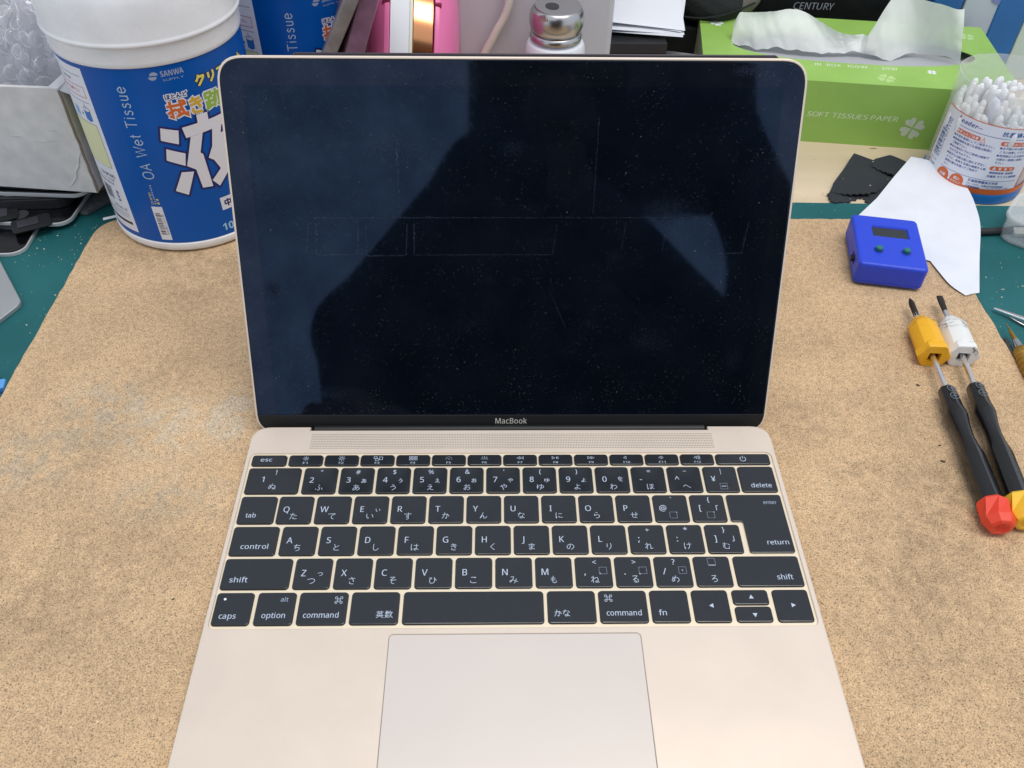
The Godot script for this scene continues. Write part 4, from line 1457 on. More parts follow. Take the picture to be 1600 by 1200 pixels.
func phone_screen(label: String, x: float, y: float, z: float, w: float, l: float, h: float, turn: float, rim: bool) -> void:
	var t := thing("phone_screen", label, "phone screen", x, y, z, turn, "removed phone screens stacked under the carton")
	var o := rr(w, l, 10.5, 8)
	part("glass", finish(slab(inset(o, 0.9), h * 0.25, h, 0.25)), worn(mat("111317", 0.22), 8.0, 0.02, 0.7), t)
	part("frame", finish(slab(o, 0, h - 0.7, 0.5)), mat("d3d5d7" if rim else "26272b", 0.3, 0.3 if rim else 0.0), t)
	part("home_button", finish(lathe([[0, 0], [5.6, 0], [5.6, 0.3], [5.0, 0.42], [0, 0.35]], 24)), mat("3a3c40", 0.4), t, moved(0, h - 0.05, l * 0.5 - 9))

func bubble_wrap(label: String, x: float, y: float, z: float, turn: float, hw: float, hd: float, lean: float, sd: int) -> void:
	# a folded sheet: an upright fold whose sides carry rows of bubbles
	var t := thing("bubble_wrap", label, "bubble wrap", x, 25.0 + y, z, turn, "pieces of bubble wrap in the carton")
	var film := mat("dfe2ec", 0.32)
	film.transparency = BaseMaterial3D.TRANSPARENCY_ALPHA
	film.albedo_color.a = 0.36
	var clear := mat("eeeef6", 0.07)
	clear.transparency = BaseMaterial3D.TRANSPARENCY_ALPHA
	clear.albedo_color.a = 0.06
	var n := FastNoiseLite.new(); n.seed = sd; n.frequency = 0.02
	var top := 96.0 + hw * 0.55
	var at := func(u: float, v: float) -> Vector3:
		# u -1..1 across, v 0..1 from the front foot over the fold to the back foot
		var a := v * PI
		var yy := pow(sin(a), 0.55) * (top - 20.0 * absf(u) ** 2.0 + n.get_noise_2d(u * 60, v * 90) * 16.0)
		var zz := cos(a) * hd * (0.75 + 0.25 * cos(u * 2.0)) + n.get_noise_2d(u * 80 + 50, v * 70) * 10.0
		return Vector3(u * hw + yy * lean + n.get_noise_2d(v * 90, u * 40) * 6.0, yy, zz)
	var m := MB.new()
	var NU := 26; var NV := 40
	for j in NV + 1:
		for i in NU + 1:
			m.add(at.call(-1.0 + 2.0 * i / NU, float(j) / NV))
	for j in NV:
		for i in NU:
			m.quad(j * (NU + 1) + i, j * (NU + 1) + i + 1, (j + 1) * (NU + 1) + i + 1, (j + 1) * (NU + 1) + i)
	part("film", finish(m, 80, false), film, t)
	# bubbles on the outside, joined
	var b := MB.new()
	var cap := MB.new()
	var rings := []
	for k in 6:
		var a := PI / 2 * k / 5.0
		var ring := PackedVector3Array()
		for i in 10:
			ring.append(Vector3(cos(TAU * i / 10) * cos(a * 0.97), pow(sin(a), 0.8) * 0.42, sin(TAU * i / 10) * cos(a * 0.97)))
		rings.append(ring)
	cap.loft(rings, false, true)
	var rim := MB.new()
	var at_ring := []
	for i in 12:
		var ring := PackedVector3Array()
		for k in 5:
			var q := TAU * k / 5
			ring.append(Vector3(cos(TAU * i / 12) * (1.0 + cos(q) * 0.11), 0.04 + sin(q) * 0.09, sin(TAU * i / 12) * (1.0 + cos(q) * 0.11)))
		at_ring.append(rim.ring(ring))
	for i in 12:
		rim.bridge(at_ring[i], at_ring[(i + 1) % 12], 5)
	var rims := MB.new()
	var rows := int((top * 2 + hd) * 0.62 / 8.6)
	var cols := int(hw * 2 / 11.5)
	for j in rows:
		for i in cols:
			var u := -0.94 + 1.88 * (i + (0.5 if j % 2 else 0.0)) / cols; var v := 0.02 + 0.62 * j / rows
			if u > 0.97: continue
			var p: Vector3 = at.call(u, v)
			var du: Vector3 = (at.call(u + 0.02, v) - p).normalized()
			var nn: Vector3 = du.cross(at.call(u, v + 0.01) - p).normalized()
			if nn.dot(p - Vector3(0, p.y * 0.7, 0)) < 0: nn = -nn
			rims.merge(rim, Transform3D(Basis(du, nn, du.cross(nn)).scaled_local(Vector3(5.0, 5.0, 5.0)), p))
			b.merge(cap, Transform3D(Basis(du, nn, du.cross(nn)).scaled_local(Vector3(5.0, 5.6, 5.0)), p))
	stuff(part("bubble", finish(b, 60, false), clear, t))
	var edge := mat("f2f2f8", 0.3)
	edge.transparency = BaseMaterial3D.TRANSPARENCY_ALPHA; edge.albedo_color.a = 0.3
	stuff(part("bubble_rim", finish(rims, 60, false), edge, t))

# ---------------------------------------------------------------- things behind the screen
func build_behind() -> void:
	# two dark translucent plates leaning against the tape dispenser
	var pl := mat("8d6880", 0.38)
	var a := solo("acrylic_plate", finish(slab(rr(44, 176, 5, 5), 0, 8.5, 1.2)), worn(mat("8e8684", 0.4), 6, 0.02, 0.8), "grey-brown plate leaning beside the second tub, the left of two plates", "plate", 0, 0, 0)
	a.transform = Transform3D(Basis(Vector3(0, 0, -1), Vector3(0.88, -0.475, 0), Vector3(-0.475, -0.88, 0)).orthonormalized(), Vector3(-141, 76, -293) * MM)
	var b := solo("acrylic_plate", finish(slab(rr(60, 178, 7, 5), 0, 13, 2.0)), worn(pl, 6, 0.02, 0.8), "mauve plate leaning between the grey-brown plate and the pink dispenser", "plate", 0, 0, 0)
	b.transform = Transform3D(Basis(Vector3(-0.25, 0, -0.968), Vector3(0.90, -0.36, -0.22), Vector3(-0.35, -0.93, 0.09)).orthonormalized(), Vector3(-127, 80, -300) * MM)

	# pink dispenser with a white and a copper roll between two domed cheeks
	var d := thing("tape_dispenser", "pink domed tape dispenser behind the laptop with white and copper rolls showing", "tape dispenser", -84, -6, -368, 4)
	d.rotation_degrees.z = -6.0
	var pink := mat("e878ad", 0.3)
	var axis := Basis(Vector3(0, 1, 0), Vector3(-1, 0, 0), Vector3(0, 0, 1))
	var back := Basis(Vector3(0, -1, 0), Vector3(1, 0, 0), Vector3(0, 0, 1))
	var dome := [[0, 22], [20, 21.5], [38, 19.8], [52, 16.4], [62, 12.0], [68, 7.0], [71.5, 3.2], [72, 0.6], [71.4, 0], [0, 0]]
	dome.reverse()
	part("cheek", finish(lathe(dome, 72), 30), pink, d, Transform3D(axis, Vector3(-15, 72, 0)))
	part("cheek", finish(lathe(dome, 72), 30), pink, d, Transform3D(back, Vector3(16.5, 72, 0)))
	part("white_roll", finish(lathe([[0, 0], [69, 0], [70, 0.5], [70, 13.5], [69, 14], [0, 14]], 72), 30), mat("dfe3ea", 0.6), d, Transform3D(back, Vector3(-14.8, 72, 0)))
	part("roll_core", finish(lathe([[0, 0], [68.5, 0], [68.5, 2.0], [0, 2.0]], 72), 30), mat("d9dcc9", 0.6), d, Transform3D(back, Vector3(-0.7, 72, 0)))
	part("copper_roll", finish(lathe([[0, 0], [67.6, 0], [68, 0.4], [68, 13.8], [67.6, 14.2], [0, 14.2]], 72), 30), mat("e8a070", 0.16, 1.0), d, Transform3D(back, Vector3(1.6, 72, 0)))
	part("hub_pin", finish(tube([Vector3(-36, 72, 0), Vector3(37, 72, 0)], [4.0], 12)), mat("a8406e", 0.4), d)
	part("stand", finish(box(58, 5, 110, 1.5, 6)), pink, d, moved(-3, 1.2, 0, 0, 0, 6))
	for s in [-17.5, 18.6]:
		part("notch", finish(box(5, 3.0, 3.0, 0.4)), mat("8c2a4e", 0.5), d, moved(s, 126, 44.6))

	# pale plastic storage box
	var sb := thing("storage_box", "pale grey plastic storage box standing behind the laptop screen", "storage box", 22, -6, -457)
	var sbm := worn(mat("c9c8ce", 0.5), 2.0, 0.006, 0.94)
	part("body", finish(box(126, 216, 124, 3.5, 5)), sbm, sb)
	part("lid", finish(box(132, 12, 130, 2.0, 6)), sbm, sb, moved(0, 216, 0))

	var cord := solo("power_cord", finish(tube(smooth_path([Vector3(18, 234.6, -80), Vector3(17, 234.6, -22), Vector3(16, 233.6, -3), Vector3(14, 222, 3.0), Vector3(9, 176, 0.5), Vector3(5, 136, -1), Vector3(1, 100, 0), Vector3(-9, 79, 0), Vector3(-19, 60, 0), Vector3(-30, 34, 1), Vector3(-38, 8, 6), Vector3(-42, 3.4, 30), Vector3(-44, 3.4, 52)], 6), [3.2], 14)), mat("d8d2c6", 0.5), "cream power cord hanging in front of the pale storage box", "cord", 0, -6, -388)
	cord.position.y = -0.006

	# solvent bottle with a metal pump
	var bo := thing("pump_bottle", "white solvent bottle with a shiny steel pump top, behind the screen", "bottle", 37.5, -6, -366)
	part("body", finish(lathe([[0, 0], [21.5, 0], [23, 1.4], [23, 76], [22.6, 80], [21.4, 82.6], [18, 84.4], [16.4, 85.4], [0, 85.4]], 56), 30), mat("dfe2ea", 0.4), bo)
	var steel := mat("bdbbbb", 0.27, 1.0)
	part("collar", finish(lathe([[0, 85.2], [18.4, 85.2], [20.0, 86.2], [20.3, 88.2], [19.4, 90.2], [18.0, 91.0], [0, 91.2]], 56), 40), steel, bo)
	part("pump_cup", finish(lathe([[0, 91], [18.0, 91], [19.8, 93.4], [20.8, 97], [20.8, 102], [20.0, 106], [18.6, 108.4], [17.2, 109], [16.6, 108.2], [15.4, 106.6], [0, 106]], 56), 40), steel, bo)
	part("flip_lid", finish(lathe([[0, 0], [16.6, 0], [17.4, 0.6], [17.2, 1.5], [12, 1.9], [0, 1.3]], 48), 40), mat("c9c9c9", 0.32, 1.0), bo, moved(0.6, 108.6, -0.6, 5, 0, -2))
	part("dark_reflection", finish(lathe([[0, 0], [5.2, 0], [5.2, 0.5], [4.6, 0.7], [0, 0.7]], 24)), mat("4c4c50", 0.3, 0.6), bo, moved(-4, 110.1, 3, 5, 0, -2))  # flat dark disc on the lid, a dark reflection put into colour
	part("thumb_tab", finish(box(7, 5, 2.0, 0.5)), steel, bo, moved(-10.5, 104.6, 17.4, 10, -32, 18))

	# black box and a pile of papers on it
	var bb := thing("black_box", "low black box carrying loose white papers, right of the pump bottle", "box", 105, -6, -452)
	var bk := worn(mat("1d1e21", 0.6), 6, 0.02, 0.8)
	part("body", finish(box(52, 58, 104, 0.8)), bk, bb)
	part("lid", finish(box(53, 8.6, 105, 0.8)), worn(mat("26272b", 0.55), 6, 0.02, 0.8), bb, moved(0, 58.2, 0))
	var names := ["lowest white paper sheet on the black box, its corner sticking out to the front", "second white paper sheet of the pile on the black box, a faint print on it", "third white paper sheet of the pile, turned a little to the right", "topmost white paper sheet on the black box with faint pencil marks"]
	for i in 4:
		var s := Vector2(74, 128)
		var sh := sheet(rr(s.x, s.y, 0.4, 1), 9, func(p: Vector2) -> float: return 0.25 + 1.6 * sin(p.x * 0.03 + i) * sin(p.y * 0.021 + i * 2) + maxf(0, p.x - 8) ** 1.6 * -0.008)
		var k := solo("paper_sheet", finish(sh, 60, false), mat(["d5d9e0", "dfe2e9", "e2e5ec", "e4e7ee"][i], 0.8), names[i], "paper", [118, 113, 121, 116][i], 64.6 + i * 1.5, [-474, -476, -482, -480][i], [-9, -3, -12, -5][i], "loose papers on the black box")
		k.rotation_degrees.z = -1.0
	# a wrinkled clear sleeve hanging at the box's side
	var sl := mat("dfe3ea", 0.3)
	sl.transparency = BaseMaterial3D.TRANSPARENCY_ALPHA; sl.albedo_color.a = 0.5
	var sv := solo("clear_sleeve", finish(sheet(rr(64, 40, 2, 2), 5, func(p: Vector2) -> float: return sin(p.x * 0.3) * 1.2 + sin(p.y * 0.4 + p.x * 0.1) * 1.0), 60, false), sl, "crumpled clear plastic sleeve between the black box and the green tissue box", "plastic sleeve", 146, 28, -408, 0)
	sv.rotation_degrees = Vector3(62, -20, 12)

	# soft black pouch
	var po := thing("black_pouch", "soft black pouch with a grey-brown end lying behind the green tissue box", "pouch", 186, -6, -520, -6)
	var cloth := grainy(mat("1f2224", 0.95), 0.05, 14, 0.12, 3)
	cloth.rim_enabled = true; cloth.rim = 0.4
	var ring_list := []
	for k in 19:
		var t := k / 18.0
		var r: float = pow(sin(PI * (0.04 + 0.92 * t)), 0.5)
		var ring := PackedVector3Array()
		for i in 28:
			var an := TAU * i / 28
			var fold := 1.0 + 0.035 * sin(an * 5 + t * 9) + 0.02 * sin(an * 11 - t * 20)
			ring.append(Vector3(-46 + 92 * t, 64 + cos(an) * 24 * r * fold + sin(t * 7) * 2, sin(an) * 44 * r * fold))
		ring_list.append(ring)
	var pm := MB.new(); pm.loft(ring_list)
	part("body", finish(pm, 60), cloth, po)
	ring_list = []
	for k in 8:
		var t := 0.80 + 0.20 * k / 7.0
		var r: float = pow(sin(PI * (0.04 + 0.92 * t)), 0.5) * 1.015
		var ring := PackedVector3Array()
		for i in 28:
			var an := TAU * i / 28
			ring.append(Vector3(-46 + 92.6 * t, 64 + cos(an) * 24 * r + sin(t * 7) * 2, sin(an) * 44 * r))
		ring_list.append(ring)
	pm = MB.new(); pm.loft(ring_list)
	part("end_patch", finish(pm, 60), grainy(mat("6b655e", 0.9), 0.05, 14, 0.1), po)
	part("seam", finish(tube(smooth_path([Vector3(-44, 60, 26), Vector3(-20, 56, 42), Vector3(10, 60, 45), Vector3(40, 66, 28)], 5), [0.9], 8)), cloth, po)
	solo("dark_case", finish(box(104, 45, 96, 3, 6)), grainy(mat("15171a", 0.7), 0.02, 10, 0.1), "black case under the soft pouch, behind the tissue box's left end", "case", 186, -6, -532, -4)

	# black carton with its name in grey
	var ce := thing("lettered_box", "large black box with grey CENTURY lettering behind the green tissue box", "box", 298, -6, -566, -3)
	part("body", finish(box(132, 118, 90, 1.2)), worn(mat("17191c", 0.5), 5, 0.015, 0.8), ce)
	var pr := Pr.new()
	latin(pr, "CENTURY", at2(-26, 47.5, 0, 0.08), 6.2, Color(0.62, 0.65, 0.68), 0, 37)
	part("lettering", print_plane(pr, Vector3(0, 0, 45), Vector3(1, 0, 0), Vector3(0, 1, 0), 0.05), ink(0.5), ce)

	# upright boxes at the right edge
	var bl := worn(mat("0f68b0", 0.4), 3, 0.01, 0.9)
	solo("blue_folder", finish(box(26, 170, 90, 1.0)), worn(mat("0d5ca6", 0.4), 3, 0.01, 0.9), "narrow blue upright folder behind the right end of the tissue box", "folder", 393, -6, -526, 0)
	var fb := thing("file_box", "upright pale lilac file box with a broad blue stripe, at the top right", "file box", 437, -6, -525, 0)
	part("body", finish(box(58, 180, 88, 1.2)), worn(mat("b9c4d6", 0.5), 3, 0.01, 0.92), fb)
	part("stripe", finish(box(28.4, 179, 89.4, 1.0)), bl, fb, moved(15.4, 0.3, 0.6))
	part("badge", finish(lathe([[0, 0], [9, 0], [9, 0.6], [0, 0.6]], 24)), mat("6f7fb8", 0.5), fb, moved(0.5, 78, 44.2, 90))
	solo("pale_box", finish(box(60, 170, 88, 1.2)), worn(mat("c3d6cf", 0.5), 3, 0.01, 0.92), "pale green-white upright box at the right edge beside the blue stripe", "box", 497.5, -6, -524, 0)

# ---------------------------------------------------------------- right side: tissue box, swab jar, cloth, paper, tester
func clover(pr: Pr, o: Vector2, r: float, col: Color, lay: float, turn: float) -> void:
	for k in 4:
		var a := deg_to_rad(turn) + k * PI / 2
		var d := Vector2.from_angle(a); var e := d.orthogonal()
		var leaf := PackedVector2Array()
		for i in 20:
			var t := TAU * i / 20
			var hx := 16.0 * pow(sin(t), 3) / 17.0
			var hy := (13.0 * cos(t) - 5.0 * cos(2 * t) - 2.0 * cos(3 * t) - cos(4 * t)) / 17.0
			leaf.append(o + (d * (hy + 1.08) * 0.5 + e * hx * 0.44) * r)
		pr.poly(leaf, col, lay)

func build_right() -> void:
	var t := thing("tissue_box", "green tissue box with clover marks and a white tissue pulled out of its top", "tissue box", 292, -6, -422.3, -7.5)
	var gm := worn(mat("9cc860", 0.5), 4, 0.008, 0.94)
	var L := 249.0; var D := 128.0; var H := 53.0
	part("front_panel", finish(slab(PackedVector2Array([Vector2(-L / 2, 0), Vector2(L / 2, 0), Vector2(L / 2, -H + 0.7), Vector2(-L / 2, -H + 0.7)]), -0.7, 0, 0.15)), gm, t, Transform3D(Basis(Vector3(1, 0, 0), Vector3(0, 0, 1), Vector3(0, -1, 0)), Vector3(0, 0, D / 2)))
	part("back_panel", finish(box(L, H - 0.7, 0.7, 0.15, 0.3)), gm, t, moved(0, 0, -D / 2 + 0.35))
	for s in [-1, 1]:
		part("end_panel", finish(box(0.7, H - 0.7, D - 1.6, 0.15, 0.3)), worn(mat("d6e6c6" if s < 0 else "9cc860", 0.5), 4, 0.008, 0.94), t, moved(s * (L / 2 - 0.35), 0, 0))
	part("bottom_panel", finish(box(L - 1.6, 0.6, D - 1.6, 0.1)), gm, t)
	var top := MB.new()
	var hole := PackedVector2Array()
	for i in 64:
		var a := TAU * i / 64
		hole.append(Vector2(2.0 + 101 * signf(cos(a)) * pow(absf(cos(a)), 0.8), 0.6 + 27.0 * signf(sin(a)) * pow(absf(sin(a)), 1.05)))
	var outer := rr(L, D, 0.6, 2)
	for q in [0.0, -0.7]:
		for tr in split_holes(outer, [hole]):
			var a := top.add(Vector3(tr[0].x, q, tr[0].y)); var b := top.add(Vector3(tr[1].x, q, tr[1].y)); var c := top.add(Vector3(tr[2].x, q, tr[2].y))
			if ((tr[1] - tr[0]).cross(tr[2] - tr[0]) > 0) == (q == 0.0): top.tri(a, b, c)
			else: top.tri(a, c, b)
	top.loft([lift(outer, -0.7), lift(outer, 0.0)], false, false)
	top.loft([lift(hole, -0.7), lift(hole, 0.0)], false, false, true)
	part("top_panel", finish(top, 20, false), gm, t, moved(0, H, 0))
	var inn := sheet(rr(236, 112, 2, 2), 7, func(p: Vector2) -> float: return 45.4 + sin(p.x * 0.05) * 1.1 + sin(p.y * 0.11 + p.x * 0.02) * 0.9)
	part("folded_tissue", finish(inn, 60, false), mat("aeb0b6", 0.9), t)  # tissue stack inside the box, its shading put into the grey colour
	# tissue pulled up through the slot
	var n := FastNoiseLite.new(); n.seed = 6; n.frequency = 0.009; n.fractal_octaves = 2
	var m := MB.new()
	var NU := 110; var NV := 30
	for j in NV + 1:
		for i in NU + 1:
			var u := float(i) / NU; var v := float(j) / NV
			var x := -99.0 + 183.0 * u
			var hgt: float = 21.5 + 2.5 * sin(u * 8.0)
			hgt = lerpf(hgt, 9.5, smoothstep(0.26, 0.58, u) * (1.0 - smoothstep(0.60, 0.68, u)))
			hgt = lerpf(hgt, 41.0, smoothstep(0.60, 0.71, u))
			hgt *= smoothstep(-0.02, 0.02, u) * (1.0 - 0.06 * smoothstep(0.9, 1.0, u))
			var y := 49.5 + 3.2 * n.get_noise_1d(x * 5.0) * (1.0 - v) + (hgt + 3.5) * v
			var crease := n.get_noise_2d(x * 1.6, v * 60 + 30)
			var z := -3.0 - 10.0 * v * (1.0 - 0.5 * smoothstep(0.55, 0.7, u)) + crease * 3.5 * (0.35 + v) + 1.6 * absf(n.get_noise_2d(x * 5.0 + v * 60.0, v * 40.0)) + 1.2 * absf(sin(x * 0.06 + v * 2.3)) + 0.8 * absf(n.get_noise_2d(x * 14.0, v * 150.0 + x * 3.0)) + 5.0 * sin(u * 16.0) * v
			if u > 0.6: z += 7.0 * sin((u - 0.6) * 17.0 + v * 1.5)
			m.add(Vector3(x - 4.0 * v * smoothstep(0.6, 0.75, u) + (1.0 - v) * 8.0 * smoothstep(0.9, 1.0, u), y, z))
	for j in NV:
		for i in NU:
			m.quad(j * (NU + 1) + i, j * (NU + 1) + i + 1, (j + 1) * (NU + 1) + i + 1, (j + 1) * (NU + 1) + i)
	var tm := mat("f6faf7", 0.9)
	tm.backlight_enabled = true; tm.backlight = Color(0.55, 0.58, 0.55)
	tm.transparency = BaseMaterial3D.TRANSPARENCY_ALPHA; tm.albedo_color.a = 0.93
	part("pulled_tissue", finish(m, 80, false), tm, t)
	var pr := Pr.new()
	var pale := Color(0.90, 0.93, 0.88)
	var x := -36.4
	for wd in [["SOFT", 17.3], ["TISSUES", 28.6], ["PAPER", 21.8]]:
		latin(pr, wd[0], at2(x, 23.0, 0, 0.16), 4.2, Color(0.86, 0.92, 0.80), 0, wd[1], 0, "Droid Sans", 0.10)
		x += wd[1] + 2.6
	clover(pr, Vector2(50.2, 18.2), 10.6, Color(0.80, 0.84, 0.77), 0, 28)
	part("front_print", print_plane(pr, Vector3(0, 0, D / 2), Vector3(1, 0, 0), Vector3(0, 1, 0), 0.06), ink(0.5), t)
	pr = Pr.new()
	x = -33.5
	for wd in [["IN", 5.0], ["BOX", 11.4], ["150W", 16.6], ["+", 1.8], ["20W", 12.4]]:
		latin(pr, wd[0], at2(x, -35.4), 4.6 if wd[0] != "+" else 2.0, pale, 0, wd[1], 0, "Droid Sans", 0.14)
		x += wd[1] + 4.8
	clover(pr, Vector2(20.9, -51.3), 8.2, Color(0.72, 0.85, 0.55), 0, 20)
	clover(pr, Vector2(60.1, -34.8), 4.2, Color(0.93, 0.95, 0.97), 0, 35)
	clover(pr, Vector2(-109.6, 39.1), 6.6, Color(0.93, 0.95, 0.97), 0, 12)
	clover(pr, Vector2(106.7, 41.5), 7.6, Color(0.72, 0.85, 0.58), 0, 30)
	part("top_print", print_plane(pr, Vector3(0, H, 0), Vector3(1, 0, 0), Vector3(0, 0, -1), 0.06), ink(0.5), t)
	build_jar()

	# black microfibre cloth, folded, scalloped edges
	var cm := grainy(mat("383c40", 1.0, 0.0, 0.2), 0.05, 18, 0.16, 3)
	cm.rim_enabled = true; cm.rim = 0.25
	var cl := thing("cleaning_cloth", "black cleaning cloth with scalloped edges, folded on the desk before the tissue box", "cloth", 285, -6, -300)
	var up := func(px: float) -> Callable: return func(p: Vector2) -> float: return px + 0.5 * sin(p.x * 0.14) + 0.4 * sin(p.y * 0.2 + 1.0)
	part("lower_layer", cloth_mesh([[-5, -30], [-36, 19, 0], [-37, 33, 1], [-26, 30, 1], [-10, 22, 1], [-8, 36, 1], [14, 26, 0], [36, -14, 0], [20, -24, 0]], 0.8), cm, cl)
	part("upper_layer", cloth_mesh([[-1, -35], [14, -27.5, 0], [8, -18, 1], [14, -4, 1], [22, 0, 0], [0, 20, 0], [-6, 24, 1], [-20, 23, 1], [-34, 19, 1], [-37, 24, 1], [-30, 8, 0]], 2.6), cm, cl)
	part("fold", cloth_mesh([[14, -28], [27, -31, 0], [40, -21, 0], [23, 2, 1], [9, -18, 1]], 3.4), cm, cl)

	# white paper lying over mat and board, curled at the far end
	var po := PackedVector2Array()
	for q in smooth_path([Vector2(320, -313), Vector2(334.8, -303), Vector2(346.5, -289), Vector2(350.5, -271), Vector2(347.2, -247.5), Vector2(341, -223), Vector2(327, -188), Vector2(313, -153.5)], 4):
		po.append(q)
	for q in [Vector2(307, -152.2), Vector2(302.5, -150.4)]:
		po.append(q)
	for q in smooth_path([Vector2(302.5, -150.4), Vector2(296, -161), Vector2(293.4, -176), Vector2(292, -190)], 4).slice(1):
		po.append(q)
	for q in [Vector2(270, -194), Vector2(258, -205), Vector2(259, -243), Vector2(280, -266), Vector2(300, -290)]:
		po.append(q)
	var ph := func(p: Vector2) -> float: return 1.2 + 6.0 * smoothstep(-262, -312, p.y) + 2.4 * sin((p.x - 300) * 0.045 + p.y * 0.02) ** 2 * smoothstep(-200, -250, p.y) + 3.6 * smoothstep(318, 352, p.x) ** 2 + 0.4 * sin(p.x * 0.11 + p.y * 0.07)
	var pm := worn(mat("e6eaf2", 0.75), 6, 0.012, 0.965)
	solo("white_paper", finish(sheet(po, 5.0, ph), 70, false), pm, "blank white paper sheet with curved edges, lying partly under the blue tester", "paper", 0, 0, 0)

	# blue tester with a small window
	var te := thing("blue_tester", "blue plastic tester box with a dark display window and two green buttons", "tester", 257.3, 2.4, -186.5, -11)
	te.rotation_degrees.x = 1.2
	var bp := grainy(mat("2546d4", 0.42), 0.012, 16, 0.2, 2)
	var w := 44.5; var l := 57.0; var h := 16.6
	var body := MB.new()
	var oo := rr(w, l, 3.6, 5)
	var win := rr(24.5, 12.6, 0.5, 2)
	var low := rr(22.9, 11.0, 0.4, 2)
	var pane := rr(23.4, 11.5, 0.4, 2)
	for i in win.size():
		win[i] += Vector2(2.0, -10.6); low[i] += Vector2(2.0, -10.6); pane[i] += Vector2(2.0, -10.6)
	body.loft([lift(inset(oo, 1.4), 0), lift(inset(oo, 0.4), 0.5), lift(oo, 1.6), lift(oo, h - 2.2), lift(inset(oo, 0.3), h - 1.1), lift(inset(oo, 1.0), h - 0.3), lift(inset(oo, 1.9), h)], true, false)
	for tr in split_holes(inset(oo, 1.9), [win]):
		var a := body.add(Vector3(tr[0].x, h, tr[0].y)); var b := body.add(Vector3(tr[1].x, h, tr[1].y)); var c := body.add(Vector3(tr[2].x, h, tr[2].y))
		if (tr[1] - tr[0]).cross(tr[2] - tr[0]) > 0: body.tri(a, b, c)
		else: body.tri(a, c, b)
	body.loft([lift(win, h), lift(low, h - 1.2)], false, false, true)
	part("case", finish(body, 40), bp, te)
	part("display", finish(slab(pane, h - 1.7, h - 1.1, 0.05)), mat("2c3238", 0.16), te)
	part("seam", finish(slab(inset(rr(w, l, 3.6, 5), -0.12), 2.6, 2.9, 0.05)), mat("1b2ca4", 0.5), te)
	for s in [[-8.2, 11.6], [9.6, 11.0]]:
		part("button", finish(lathe([[0, 0], [2.3, 0], [2.3, 2.2], [1.9, 2.7], [0, 2.8]], 20)), mat("2a756e", 0.4), te, moved(s[0], h, s[1]))
		part("button_socket", finish(lathe([[0, 0], [3.1, 0], [3.1, 0.12], [0, 0.12]], 20)), mat("172689", 0.6), te, moved(s[0], h, s[1]))
	part("switch", finish(box(2.4, 3.0, 4.2, 0.4)), mat("111114", 0.5), te, moved(-w / 2 - 0.9, 7.0, 12.6))
	part("switch_slot", finish(box(0.4, 4.6, 8.0, 0.1)), mat("15206e", 0.6), te, moved(-w / 2 - 0.05, 6.2, 12.4))

func cloth_mesh(pts: Array, y: float) -> ArrayMesh:
	# a cloth layer; a corner marked 1 starts a scalloped edge towards it
	var o := PackedVector2Array()
	for i in pts.size():
		var a := Vector2(pts[i][0], pts[i][1])
		var nx: Array = pts[(i + 1) % pts.size()]
		var b := Vector2(nx[0], nx[1])
		var wavy: bool = nx.size() > 2 and nx[2] == 1
		var n := int(maxf(3, a.distance_to(b) / 0.9))
		var scal := maxf(1, round(a.distance_to(b) / 5.2))
		var side := (b - a).normalized().orthogonal()
		for k in n:
			var f := float(k) / n
			var p := a.lerp(b, f)
			if wavy: p -= side * absf(sin(f * PI * scal)) * 1.8
			o.append(p)
	var up := sheet(o, 3.2, func(p: Vector2) -> float: return y + 1.0 * sin(p.x * 0.14 + y) + 0.9 * sin(p.y * 0.17 + 1.0) + 1.1)
	var n0 := up.v.size()
	# give the layer its thickness
	var m := MB.new()
	m.merge(up)
	for v in up.v:
		m.add(v - Vector3(0, 0.75, 0))
	for i in range(0, up.t.size(), 3):
		m.tri(n0 + up.t[i], n0 + up.t[i + 2], n0 + up.t[i + 1])
	var k := o.size()
	for i in k:
		var j := (i + 1) % k
		m.quad(i, j, n0 + j, n0 + i)
	return finish(m, 50, false)

